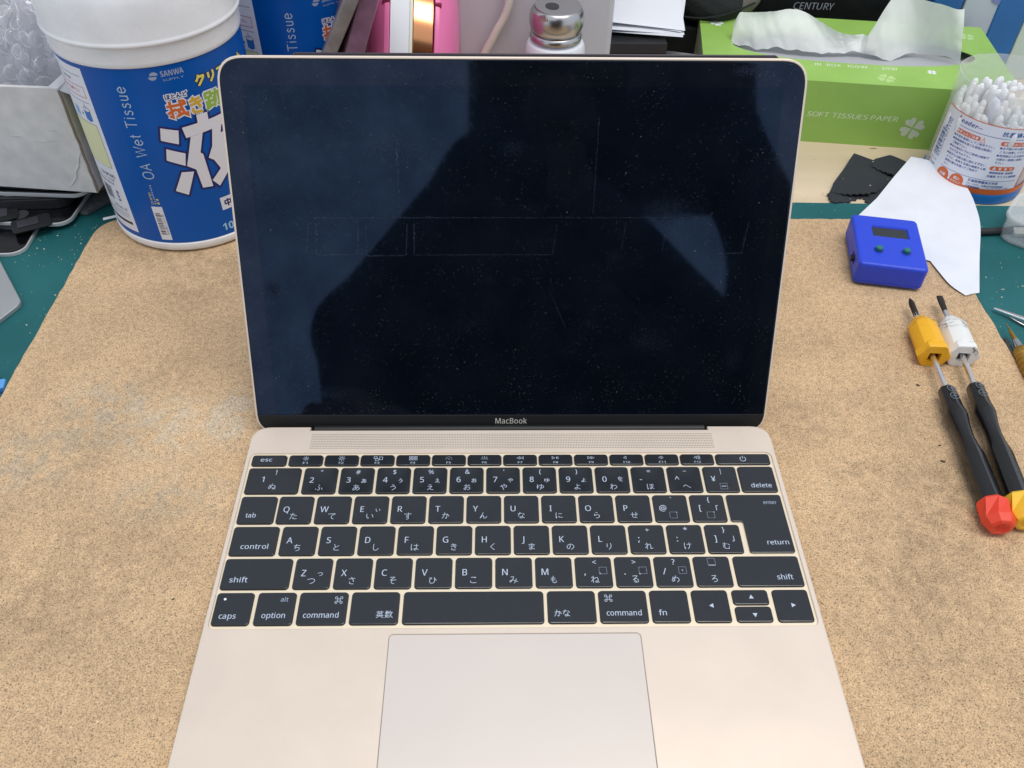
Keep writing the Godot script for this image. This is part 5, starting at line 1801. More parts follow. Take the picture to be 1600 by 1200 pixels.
func build_jar() -> void:
	const A := 0.6458   # millimetres of arc per degree
	var t := thing("swab_jar", "clear round plastic jar of cotton swabs with an orange and white label", "jar", 369, -6, -305)
	var glass := mat("eef2f2", 0.06)
	glass.transparency = BaseMaterial3D.TRANSPARENCY_ALPHA
	glass.albedo_color.a = 0.22
	part("wall", finish(lathe([[34.0, 4.0], [36.2, 4.0], [36.6, 8], [36.8, 62], [37.6, 66], [38.2, 84], [38.0, 85.4], [37.0, 85.4], [36.8, 84], [36.4, 66.4], [35.8, 62], [35.6, 8], [34.0, 5.0]], 72), 30), glass, t)
	part("base_cap", finish(lathe([[0, 0], [36.4, 0], [37.4, 0.8], [37.6, 7.2], [37.0, 8.4], [0, 8.4]], 72)), mat("1d72c0", 0.4), t)
	var pr := Pr.new()
	var w := Color(0.90, 0.91, 0.95); var orange := Color(0.85, 0.42, 0.20); var blue := Color(0.20, 0.30, 0.58); var pale := Color(0.62, 0.70, 0.86)
	var lx := -96 * A; var rx := 24 * A
	pr.rect(lx, 8.8, rx + 1.2, 63.4, orange, 0)
	pr.rect(lx + 0.7, 13.4, rx, 62.8, w, 1)
	# further face of the label beyond its right edge
	pr.rect(rx + 1.2, 8.8, 110 * A, 13.4, orange, 0)
	for k in 4:
		pr.rect((30 + k * 16) * A, 14, (30 + k * 16) * A + 0.4, 60, Color(0.85, 0.6, 0.5), 0)
	# barcode on its side and digits
	var y := 24.0
	var k2 := 0
	while y < 56.0:
		var h: float = [0.5, 0.3, 0.8, 0.35, 0.6, 1.4][k2 % 6]
		pr.rect(-91 * A, y, (-83 if k2 % 4 else -81) * A, y + h, blue if k2 % 3 else pale, 2)
		y += h + [0.35, 0.5, 0.3][k2 % 3]
		k2 += 1
	latin(pr, "955574 821116", at2(-78.4 * A, 24.5, 90), 2.2, blue, 2, 31)
	latin(pr, "MADE IN CHINA", at2(-92 * A, 20.4), 1.1, blue, 2, 8)
	pr.line([Vector2(-94 * A, 14.6), Vector2(-89 * A, 14.6), Vector2(-89 * A, 18.6), Vector2(-94 * A, 18.6)], 0.5, blue, 2, 0, true)
	jp(pr, "日部の", at2(-87.5 * A, 16.4), 1.6, 0.22, blue, 2)
	# maker, title and rules
	latin(pr, "L", at2(-71.6 * A, 57.2, 0, 0.2), 4.4, Color(0.55, 0.25, 0.2), 2, 0, 0, "Droid Sans Bold")
	latin(pr, "eader", at2(-67.4 * A, 57.2, 0, 0.2), 3.1, blue, 2, 13.2, 0, "Droid Sans Bold")
	pr.rect(-46.8 * A, 58.2, -41.0 * A, 58.6, blue, 2)
	jp(pr, "抗菌綿棒", at2(-19.9 * A, 56.4), 4.2, 0.52, Color(0.20, 0.36, 0.62), 2, 1.1)
	pr.rect(-71 * A, 54.6, 22 * A, 54.95, blue, 2)
	for q in [["使用上のご注意", -70.8, 50.9, 20.6], ["保管上のご注意", -17, 51.2, 20.6], ["品質表示", -17, 31.2, 17.6]]:
		pr.rect(q[1] * A + 1.4, q[2] - 1.7, q[1] * A + q[3] - 1.4, q[2] + 1.7, orange, 2)
		pr.disc(Vector2(q[1] * A + 1.5, q[2]), 1.7, orange, 2, 14); pr.disc(Vector2(q[1] * A + q[3] - 1.5, q[2]), 1.7, orange, 2, 14)
		jp(pr, q[0], at2(q[1] * A + 1.8, q[2] - 1.15), 2.3, 0.3, w, 3, 1.1 if q[0].length() > 5 else 1.75)
	pr.line([Vector2(-37.8 * A, 48.9), Vector2(-33.2 * A, 48.9), Vector2(-35.5 * A, 52.8)], 0.4, orange, 2, 0, true)
	pr.rect(-35.7 * A, 50.2, -35.2 * A, 51.6, orange, 2)
	y = 46.2
	for s in ["●手指を清潔にしてご使用下さい。", "●万一異常を感じた場合は医師に", " ご相談下さい。", "●お子様だけでのご使用は危険で", " すのでおやめ下さい。", "●耳または鼻の奥に入れすぎない", " ように、使用する側の綿球から約", " 十五の部分を持ってご使用下", " さい。"]:
		jp(pr, s, at2(-69.6 * A, y), 2.0, 0.25, blue, 2, 1.02)
		y -= 2.95
	y = 46.6
	for s in ["●お子様の手の届かないと", " ころに保管して下さい。", "●使用後はふたを閉め湿気", " の少ない場所に保管して", " 下さい。"]:
		jp(pr, s, at2(-16.6 * A, y), 2.0, 0.25, blue, 2, 1.02)
		y -= 2.95
	jp(pr, "綿球脱脂綿 軸紙軸", at2(-16 * A, 26.6), 2.0, 0.27, blue, 2)
	jp(pr, "抗菌剤 きとさん綿球部", at2(-16.6 * A, 23.6), 2.0, 0.27, blue, 2)
	pr.rect(-71 * A, 20.6, 20 * A, 20.9, blue, 2)
	for q in [[-63.8, "抗菌", 0.0], [-45.6, "肌に", 1.2]]:
		pr.disc(Vector2(q[0] * A, 15.2), 5.2, orange, 2, 28)
		jp(pr, q[1], at2(q[0] * A - 2.6, 14.2 + q[2]), 2.5, 0.34, w, 3)
	jp(pr, "やさしい", at2(-45.6 * A - 4.1, 12.8), 2.0, 0.28, w, 3, 1.0)
	jp(pr, "日進医療器株式会社", at2(-34 * A, 17.6), 2.3, 0.3, blue, 2, 1.04)
	latin(pr, "541-0045", at2(-34 * A, 15.4), 1.2, blue, 2, 8.5)
	jp(pr, "大阪市中央区道修町", at2(-18 * A, 15.1), 1.7, 0.22, blue, 2)
	jp(pr, "お客様相談室", at2(-34 * A, 12.4 + 0.5), 1.6, 0.22, blue, 3)
	latin(pr, "TEL.06-6228-0106", at2(-12 * A, 13.7), 1.2, blue, 3, 17)
	part("label", print_round(pr, 37.0, 0.05, 0.004), ink(0.45), t)
	# the swabs: paper stick with a cotton tip at each end
	var stick := finish(lathe([[0, 18], [1.25, 18], [1.25, 76], [0, 76]], 10))
	var tip := finish(lathe([[0, 64], [1.4, 64.2], [2.1, 66.6], [2.7, 70], [2.85, 74], [2.5, 77.4], [1.5, 79.7], [0, 80.4]], 14), 70)
	var cot := grainy(mat("f1f1f3", 1.0, 0.0, 0.2), 0.05, 40, 0.15, 3)
	cot.subsurf_scatter_enabled = true; cot.subsurf_scatter_strength = 0.15
	var sm := mat("ece8df", 0.8)
	var first: Node3D = null
	var spots := []
	for ring in [[0.0, 1], [5.6, 6], [11.0, 12], [16.4, 17], [21.8, 23], [27.0, 28], [31.6, 34]]:
		for i in ring[1]:
			spots.append(Vector2.from_angle(TAU * i / ring[1] + ring[0]) * ring[0] + Vector2(rng.randf_range(-0.7, 0.7), rng.randf_range(-0.7, 0.7)))
	for s in spots:
		if Vector2(s.x - 8, s.y - 2).length() < 6.5: continue
		var o: Node3D
		if first == null:
			first = thing("cotton_swab", "white cotton swab with a paper stick, standing in the clear jar", "cotton swab", 0, 0, 0, 0, "cotton swabs in the jar")
			part("stick", stick, sm, first)
			part("cotton_tip", tip, cot, first)
			o = first
		else:
			o = first.duplicate()
			o.name = numbered("cotton_swab")
			add_child(o)
		var dip: float = -11.0 * smoothstep(8, 40, s.length() + s.y * 0.5) + rng.randf_range(-5.0, 5.0) - 2.0
		o.position = Vector3(369 + s.x, -13.5 + dip, -305 + s.y) * MM
		o.rotation = Vector3(rng.randf_range(-0.06, 0.06), rng.randf() * TAU, rng.randf_range(-0.06, 0.06))
	var slip := sheet(PackedVector2Array([Vector2(-7, -12), Vector2(7, -13), Vector2(7.5, 13), Vector2(-6.5, 12)]), 4, func(p: Vector2) -> float: return absf(p.x) * 0.35)
	var sl := solo("paper_slip", finish(slip, 20, false), mat("e4e0d6", 0.8), "folded cream paper slip standing among the cotton swabs in the jar", "paper slip", 377.5, 56, -303)
	sl.rotation_degrees = Vector3(66, 14, 10)

# ---------------------------------------------------------------- screwdrivers and small things
func screwdriver(label: String, tip: Vector3, dir: Vector3, capcol: String, slotted: bool) -> void:
	var t := thing("screwdriver", label, "screwdriver", tip.x, tip.y, tip.z, 0, "precision screwdrivers on the board")
	var d := dir.normalized()
	t.basis = Basis.looking_at(-d, Vector3.UP)     # local +z runs from the tip to the handle
	var steel := mat("e6e6e8", 0.25, 1.0)
	var dark := mat("3a3330", 0.45, 0.6)
	part("shaft", finish(tube([Vector3(0, 0, 15), Vector3(0, 0, 86)], [1.7], 16)), steel, t)
	if slotted: part("blade", finish(tube([Vector3(0, 0, 0), Vector3(0, 0, 4), Vector3(0, 0, 12), Vector3(0, 0, 18)], [2.1, 2.2, 1.9, 1.7], 14, 0.5), 30), dark, t)
	else: part("blade", finish(tube([Vector3(0, 0, 0), Vector3(0, 0, 2), Vector3(0, 0, 5), Vector3(0, 0, 18)], [0.5, 1.2, 1.9, 1.8], 8), 20), dark, t)
	var plastic := mat("17181a", 0.2)
	# six-sided handle with a slim waist
	var rings := []
	for q in [[82, 4.2, 0.0], [83, 5.0, 0.0], [97, 5.4, 0.2], [101, 6.0, 0.6], [104, 6.1, 0.8], [112, 4.9, 1.0], [120, 4.5, 1.0], [127, 5.2, 0.8], [131, 6.1, 0.3], [134, 6.3, 0.0], [166, 6.4, 0.0]]:
		var ring := PackedVector3Array()
		for i in 36:
			var a := TAU * i / 36.0
			var six := cos(PI / 6) / cos(fposmod(a + PI / 6, PI / 3) - PI / 6)
			var r: float = 0.95 * q[1] * lerpf(lerpf(1.0, six, 0.75), 1.0, q[2])
			ring.append(Vector3(cos(a) * r, sin(a) * r, q[0]))
		rings.append(ring)
	var m := MB.new(); m.loft(rings)
	part("handle", finish(m, 32), plastic, t)
	# faceted end cap
	rings = []
	for q in [[163.2, 7.0, 0.0], [164.6, 8.0, 0.0], [174.5, 7.9, 0.5], [178.6, 6.3, 0.5], [179.2, 5.2, 0.5], [179.3, 3.9, 0.5], [178.9, 3.5, 0.5], [178.7, 0.1, 0.5]]:
		var ring := PackedVector3Array()
		for i in 8:
			var a: float = TAU * (i + q[2]) / 8.0
			ring.append(Vector3(cos(a) * q[1], sin(a) * q[1], q[0]))
		rings.append(ring)
	m = MB.new(); m.loft(rings)
	part("end_cap", finish(m, 12), mat(capcol, 0.35), t)
	for q in [2.6, 1.6, 0.8]:
		part("cap_ring", finish(tube_ring(q, 0.22)), mat(capcol, 0.5), t, moved(0, 0, 178.9))
	var pr := Pr.new()
	for q in [86.5, 92.5]:
		var ring := []
		for i in 16:
			ring.append(Vector2(cos(TAU * i / 16) * 2.4, -q + sin(TAU * i / 16) * 2.4))
		pr.line(ring, 0.35, Color(0.42, 0.46, 0.5), 0, 0, true)
		pr.line([Vector2(-1.3, -q), Vector2(1.3, -q)], 0.4, Color(0.42, 0.46, 0.5))
		if not slotted or q > 90: pr.line([Vector2(0, -q - 1.3), Vector2(0, -q + 1.3)], 0.4, Color(0.42, 0.46, 0.5))
	part("print", print_plane(pr, Vector3(0, 5.55, 0), Vector3(1, 0, 0), Vector3(0, 0, -1), 0.03), ink(0.5), t)

func tube_ring(r: float, w: float) -> MB:
	var m := MB.new()
	var at := []
	for i in 20:
		var a := TAU * i / 20
		var ring := PackedVector3Array()
		for k in 6:
			var b := TAU * k / 6
			ring.append(Vector3(cos(a) * (r + cos(b) * w), sin(a) * (r + cos(b) * w), sin(b) * w))
		at.append(m.ring(ring))
	for i in 20:
		m.bridge(at[i], at[(i + 1) % 20], 6)
	return m

func magnetizer(label: String, col: String, dirt: float, c: Vector3, dir: Vector3, sd: int) -> void:
	# chunky eight-sided sleeve with a collar and a square hole, pushed over a screwdriver shaft
	var t := thing("magnetizer", label, "magnetizer", c.x, c.y, c.z, 0, "plastic sleeves on the screwdriver shafts")
	t.basis = Basis.looking_at(-dir.normalized(), Vector3.UP)
	var mt := mat(col, 0.45)
	mt.albedo_texture = smudged(col, dirt, sd); mt.albedo_color = Color.WHITE
	mt.uv1_triplanar = true; mt.uv1_scale = Vector3.ONE * 11.0
	var rings := []
	for q in [[-17.5, 3.6], [-17.0, 4.6], [-11, 8.0], [-10, 8.5], [10, 8.8], [11.5, 9.6], [12.5, 10.1], [15.6, 10.1], [16.4, 9.7], [16.6, 9.0]]:
		var ring := PackedVector3Array()
		for i in 32:
			var a := TAU * i / 32 + TAU / 16
			var k := fposmod(a, TAU / 8) - TAU / 16
			var r: float = q[1] * minf(cos(TAU / 16) / cos(k) * 1.03, 1.0)
			if q[0] > 11: r = q[1] * minf(0.93 * cos(TAU / 12) / cos(fposmod(a, TAU / 6) - TAU / 12) * 1.08, 1.0)
			ring.append(Vector3(cos(a) * r, maxf(sin(a) * r, -7.4), q[0]))
		rings.append(ring)
	var m := MB.new(); m.loft(rings, true, false)
	var face := PackedVector2Array()
	for p in rings[-1]:
		face.append(Vector2(p.x, p.y))
	var hole := rr(7.2, 6.4, 0.6, 2)
	for tr in split_holes(face, [hole]):
		var a := m.add(Vector3(tr[0].x, tr[0].y, 16.6)); var b := m.add(Vector3(tr[1].x, tr[1].y, 16.6)); var e := m.add(Vector3(tr[2].x, tr[2].y, 16.6))
		if (tr[1] - tr[0]).cross(tr[2] - tr[0]) > 0: m.tri(a, b, e)
		else: m.tri(a, e, b)
	var h0 := PackedVector3Array(); var h1 := PackedVector3Array()
	for p in hole:
		h0.append(Vector3(p.x, p.y, 16.6)); h1.append(Vector3(p.x, p.y, 8.0))
	m.loft([h0, h1], false, true)
	part("sleeve", finish(m, 22, false), mt, t)
	part("magnet", finish(box(6.6, 2.2, 6.0, 0.2)), mat("4a4440", 0.35, 0.7), t, moved(0, -3.1, 11.6))

func smudged(col: String, dirt: float, sd: int) -> ImageTexture:
	# grime in a few patches: a broad mask times fine specks
	var n := FastNoiseLite.new(); n.seed = sd; n.frequency = 0.012; n.fractal_octaves = 3
	var d := n.get_seamless_image(256, 256).get_data()
	n.seed = sd + 40; n.frequency = 0.11; n.fractal_octaves = 3
	var e := n.get_seamless_image(256, 256).get_data()
	var c := Color(col)
	var by := PackedByteArray(); by.resize(256 * 256 * 3)
	for i in 256 * 256:
		var k := 1.0 - dirt * smoothstep(140, 190, d[i]) * smoothstep(120, 165, e[i]) - 0.06 * smoothstep(110, 200, d[i])
		by[i * 3] = int(c.r * 255 * k); by[i * 3 + 1] = int(c.g * 255 * k); by[i * 3 + 2] = int(c.b * 255 * k)
	return ImageTexture.create_from_image(Image.create_from_data(256, 256, false, Image.FORMAT_RGB8, by))

func build_small() -> void:
	var d1 := Vector3(-15.2, 0, 170.6); var d2 := Vector3(-20.5, 0, 167.0)
	screwdriver("precision screwdriver with a red end cap and a yellow sleeve on its shaft", Vector3(258.4, 8.0, -138.5), d1, "e8442c", false)
	screwdriver("precision screwdriver with a yellow end cap and a white sleeve on its shaft", Vector3(278.6, 8.0, -140.5), d2, "f2c230", true)
	magnetizer("dirty yellow plastic sleeve on the shaft of the red-capped screwdriver", "eeb21e", 0.6, Vector3(255.9, 7.6, -100.5), d1, 3)
	magnetizer("stained white plastic sleeve on the shaft of the yellow-capped screwdriver", "e6e8e7", 0.7, Vector3(274.0, 7.6, -100.5), d2, 6)

	solo("black_cable", finish(tube(smooth_path([Vector3(-28, 2.8, 2), Vector3(-6, 2.8, 1), Vector3(18, 2.8, -1.4), Vector3(42, 2.8, -5), Vector3(80, 2.8, -8)], 5), [2.7], 12)), mat("25272a", 0.6), "short black cable between the white paper and the clear case, on the mat", "cable", 353, -4, -227)

	# clear plastic case at the right edge
	var pp := mat("dfe6e8", 0.3)
	pp.transparency = BaseMaterial3D.TRANSPARENCY_ALPHA; pp.albedo_color.a = 0.28
	var cs := thing("clear_case", "frosted clear plastic case with pale bits inside, at the right edge on the mat", "case", 392, -4, -218, -38)
	var o := rr(64, 46, 12, 8)
	var m := MB.new()
	m.loft([lift(inset(o, 2.5), 0), lift(inset(o, 0.6), 1.4), lift(o, 17), lift(inset(o, -1.6), 17.4), lift(inset(o, -1.6), 18.6), lift(inset(o, 0.9), 18.6), lift(inset(o, 1.4), 2.2), lift(inset(o, 3.2), 1.2)])
	part("shell", finish(m, 40), pp, cs)
	part("lid_plate", finish(slab(inset(o, -1.0), 18.9, 19.9, 0.3)), pp, cs)
	for q in [[-18, 6, 30], [-8, 12, -20], [-14, -4, 70], [2, 4, 10]]:
		part("plastic_bit", finish(box(13, 3.2, 7, 0.5)), mat("d9d4c6", 0.5), cs, moved(q[0], 2.4, q[1], 8, q[2], 5))

	# tweezers
	var tw := thing("tweezers", "steel tweezers with a thin bright tip, at the right edge on the mat", "tweezers", 318, -4, -140, 0)
	var st := mat("d0d2d4", 0.16, 1.0)
	part("arm", finish(tube(smooth_path([Vector3(0, 3.0, 0), Vector3(10, 4.2, 9), Vector3(30, 6.6, 27), Vector3(62, 8.0, 56), Vector3(100, 6.0, 92)], 6), [1.0, 1.1, 1.2, 1.3, 1.4, 1.5, 1.7, 1.9, 2.1, 2.3, 2.6, 2.9, 3.2, 3.5, 3.8, 4.0], 12, 0.45), 40), st, tw)
	part("arm", finish(tube(smooth_path([Vector3(7.5, 2.2, 8), Vector3(16, 1.8, 17), Vector3(32, 1.9, 33), Vector3(62, 2.6, 60), Vector3(100, 4.6, 95)], 6), [0.6, 0.8, 1.0, 1.2, 1.4, 1.5, 1.7, 1.9, 2.1, 2.3, 2.6, 2.9, 3.2, 3.5, 3.8, 4.0], 12, 0.45), 40), mat("a9abae", 0.2, 1.0), tw)

	# brass-handled hobby knife and a dark pin beside it
	var kn := thing("pin_vise", "brass-handled needle tool with a gold point, at the right edge on the mat", "needle tool", 317, 1.6, -121.6, 0)
	kn.basis = Basis.looking_at(-Vector3(-0.09, 0.02, 1.0).normalized(), Vector3.UP)
	var gold := mat("c79a3e", 0.25, 1.0)
	part("needle", finish(tube([Vector3(0, 0, 0), Vector3(0, 0, 7), Vector3(0, 0, 7.6), Vector3(0, 0, 17)], [0.25, 0.55, 1.0, 1.5], 12)), gold, kn)
	part("ferrule", finish(tube([Vector3(0, 0, 16.6), Vector3(0, 0, 24.6)], [1.9, 2.7], 16)), mat("c8c9cc", 0.2, 1.0), kn)
	var br := grainy(mat("b08d44", 0.38, 0.9), 0.03, 60, 0.25, 1)
	part("handle", finish(lathe([[0, 0], [3.2, 0], [4.6, 2.0], [5.2, 5], [5.2, 7], [4.7, 7.6], [4.7, 8.6], [5.4, 9.4], [5.6, 30], [5.2, 31], [5.2, 34], [5.6, 35], [5.6, 70], [0, 70]], 28), 30), br, kn, moved(0, 0, 24.2, 90))
	var kb := []
	for q in [11.0, 15.0, 19.0, 23.0, 27.0]:
		var ring := tube_ring(5.5, 0.5)
		kb.append(ring)
		part("knurl_ring", finish(ring), br, kn, moved(0, 0, 24.2 + q))
	solo("steel_pin", finish(tube([Vector3(0, 0, 0), Vector3(0.4, 0.2, 1), Vector3(-2.2, 0.4, 24), Vector3(-4, 0.6, 44)], [1.2, 1.7, 1.8, 1.8], 12)), mat("5b5f62", 0.3, 0.9), "thin dark steel pin lying beside the needle tool on the mat", "pin", 312.6, -2.2, -110.5)

	# crumbs on mat, board and cloth
	var cr := MB.new()
	for q in [[332, -200, 34, 60, -3.9, 45], [318, -110, 20, 30, -3.9, 12], [-318, -212, 22, 26, -3.9, 44], [-322, -150, 26, 40, -3.9, 14], [240, -268, 30, 14, -3.9, 12], [280, -330, 44, 22, -5.9, 16], [-290, -120, 16, 40, -3.9, 14], [283, -300, 24, 16, -1.6, 7]]:
		for i in q[5]:
			var p := Vector3(q[0] + rng.randf_range(-1, 1) * q[2], q[4], q[1] + rng.randf_range(-1, 1) * q[3])
			if p.y < -2 and p.y > -5 and p.x < 311 and p.x > -296 and p.z > -241: continue
			var s := rng.randf_range(0.22, 0.5) if i % 9 else 0.75
			var lump := MB.new()
			var r0 := PackedVector3Array(); var r1 := PackedVector3Array()
			for k in 5:
				var a: float = TAU * k / 5 + i
				r0.append(Vector3(cos(a) * s, 0, sin(a) * s * 0.7)); r1.append(Vector3(cos(a) * s * 0.6, s * 0.6, sin(a) * s * 0.45))
			lump.loft([r0, r1])
			cr.merge(lump, Transform3D(Basis.from_euler(Vector3(0, i * 1.7, 0)), p))
	var c := solo("crumbs", finish(cr, 20), mat("cfc6b0", 0.9), "pale wood crumbs scattered over the green mat", "crumbs", 0, 0, 0)
	stuff(c)
	var fl := MB.new()
	for q in [[241.5, -67.9, 1.6], [234.5, -9.6, 1.7], [237, -21, 1.0], [150, -108, 0.8], [-160, 72, 0.9], [141, -118, 0.8]]:
		var ring0 := PackedVector3Array(); var ring1 := PackedVector3Array()
		for k in 7:
			var a := TAU * k / 7
			var rr2: float = q[2] * (0.45 + 0.5 * absf(sin(k * 2.3 + q[0])))
			ring0.append(Vector3(q[0] + cos(a) * rr2, 0.0, q[1] + sin(a) * rr2 * 0.8)); ring1.append(Vector3(q[0] + cos(a) * rr2 * 0.7, 0.35, q[1] + sin(a) * rr2 * 0.5))
		fl.loft([ring0, ring1])
	var f2 := solo("dark_flakes", finish(fl, 20), mat("4a3f33", 0.9), "small dark flakes lying on the brown board", "flakes", 0, 0.02, 0)
	stuff(f2)

# ---------------------------------------------------------------- the photographer, seen mirrored in the dark screen
func nets(bones: Array, cell: float, k: float) -> Array:
	# surface nets over joined tapered capsules [from, to, radius, radius, kind]; returns [MB, kind per vertex]
	var lo := Vector3.ONE * 1e9; var hi := -lo
	for b in bones:
		var r: float = maxf(b[2], b[3]) + cell * 2 + k
		lo = lo.min(b[0] - Vector3.ONE * r).min(b[1] - Vector3.ONE * r)
		hi = hi.max(b[0] + Vector3.ONE * r).max(b[1] + Vector3.ONE * r)
	var n := Vector3i(((hi - lo) / cell).ceil()) + Vector3i.ONE
	var f := PackedFloat32Array(); f.resize(n.x * n.y * n.z); f.fill(1e6)
	var nearest := PackedFloat32Array(); nearest.resize(f.size()); nearest.fill(1e6)
	var kind := PackedByteArray(); kind.resize(f.size())
	for b in bones:
		var a: Vector3 = b[0]; var d: Vector3 = b[1] - b[0]
		var r0: float = b[2]; var r1: float = b[3]; var kd: int = b[4]
		var m: float = maxf(r0, r1) + k + cell * 2
		var dd := d.length_squared()
		var i0 := Vector3i(((a.min(b[1]) - Vector3.ONE * m - lo) / cell).floor()).clamp(Vector3i.ZERO, n - Vector3i.ONE)
		var i1 := Vector3i(((a.max(b[1]) + Vector3.ONE * m - lo) / cell).ceil()).clamp(Vector3i.ZERO, n - Vector3i.ONE)
		for z in range(i0.z, i1.z + 1):
			for y in range(i0.y, i1.y + 1):
				var at := (z * n.y + y) * n.x
				for x in range(i0.x, i1.x + 1):
					var p := lo + Vector3(x, y, z) * cell - a
					var t := clampf(p.dot(d) / dd, 0.0, 1.0)
					var s := (p - d * t).length() - lerpf(r0, r1, t)
					var o := f[at + x]
					var h := maxf(k - absf(o - s), 0.0) / k
					f[at + x] = minf(o, s) - h * h * k * 0.25
					if s < nearest[at + x]:
						nearest[at + x] = s; kind[at + x] = kd
	var mb := MB.new()
	var kinds := PackedByteArray()
	var vid := {}
	var sx := 1; var sy := n.x; var sz := n.x * n.y
	var offs := [0, sx, sy, sx + sy, sz, sz + sx, sz + sy, sz + sx + sy]
	var edges := [[0, 1], [2, 3], [4, 5], [6, 7], [0, 2], [1, 3], [4, 6], [5, 7], [0, 4], [1, 5], [2, 6], [3, 7]]
	for z in n.z - 1:
		for y in n.y - 1:
			for x in n.x - 1:
				var c := z * sz + y * sy + x
				var inside := 0
				for o in offs:
					if f[c + o] < 0.0: inside += 1
				if inside == 0 or inside == 8: continue
				var sum := Vector3.ZERO; var cnt := 0
				for e in edges:
					var v0 := f[c + offs[e[0]]]; var v1 := f[c + offs[e[1]]]
					if (v0 < 0.0) == (v1 < 0.0): continue
					var t := v0 / (v0 - v1)
					var q0 := Vector3(e[0] & 1, (e[0] >> 1) & 1, e[0] >> 2); var q1 := Vector3(e[1] & 1, (e[1] >> 1) & 1, e[1] >> 2)
					sum += q0.lerp(q1, t); cnt += 1
				vid[c] = mb.add(lo + (Vector3(x, y, z) + sum / cnt) * cell)
				kinds.append(kind[c])
	for c in vid.keys():
		var x: int = c % n.x; var y: int = (c / n.x) % n.y; var z: int = c / sz
		var ins := f[c] < 0.0
		for ax in 3:
			var st: int = [sx, sy, sz][ax]
			if (f[c + st] < 0.0) == ins: continue
			var u: int = [sy, sz, sx][ax]; var w: int = [sz, sx, sy][ax]
			if [y, z, x][ax] == 0 or [z, x, y][ax] == 0: continue
			if not (vid.has(c - u) and vid.has(c - w) and vid.has(c - u - w)): continue
			if ins: mb.quad(vid[c], vid[c - u], vid[c - u - w], vid[c - w])
			else: mb.quad(vid[c], vid[c - w], vid[c - u - w], vid[c - u])
	return [mb, kinds]

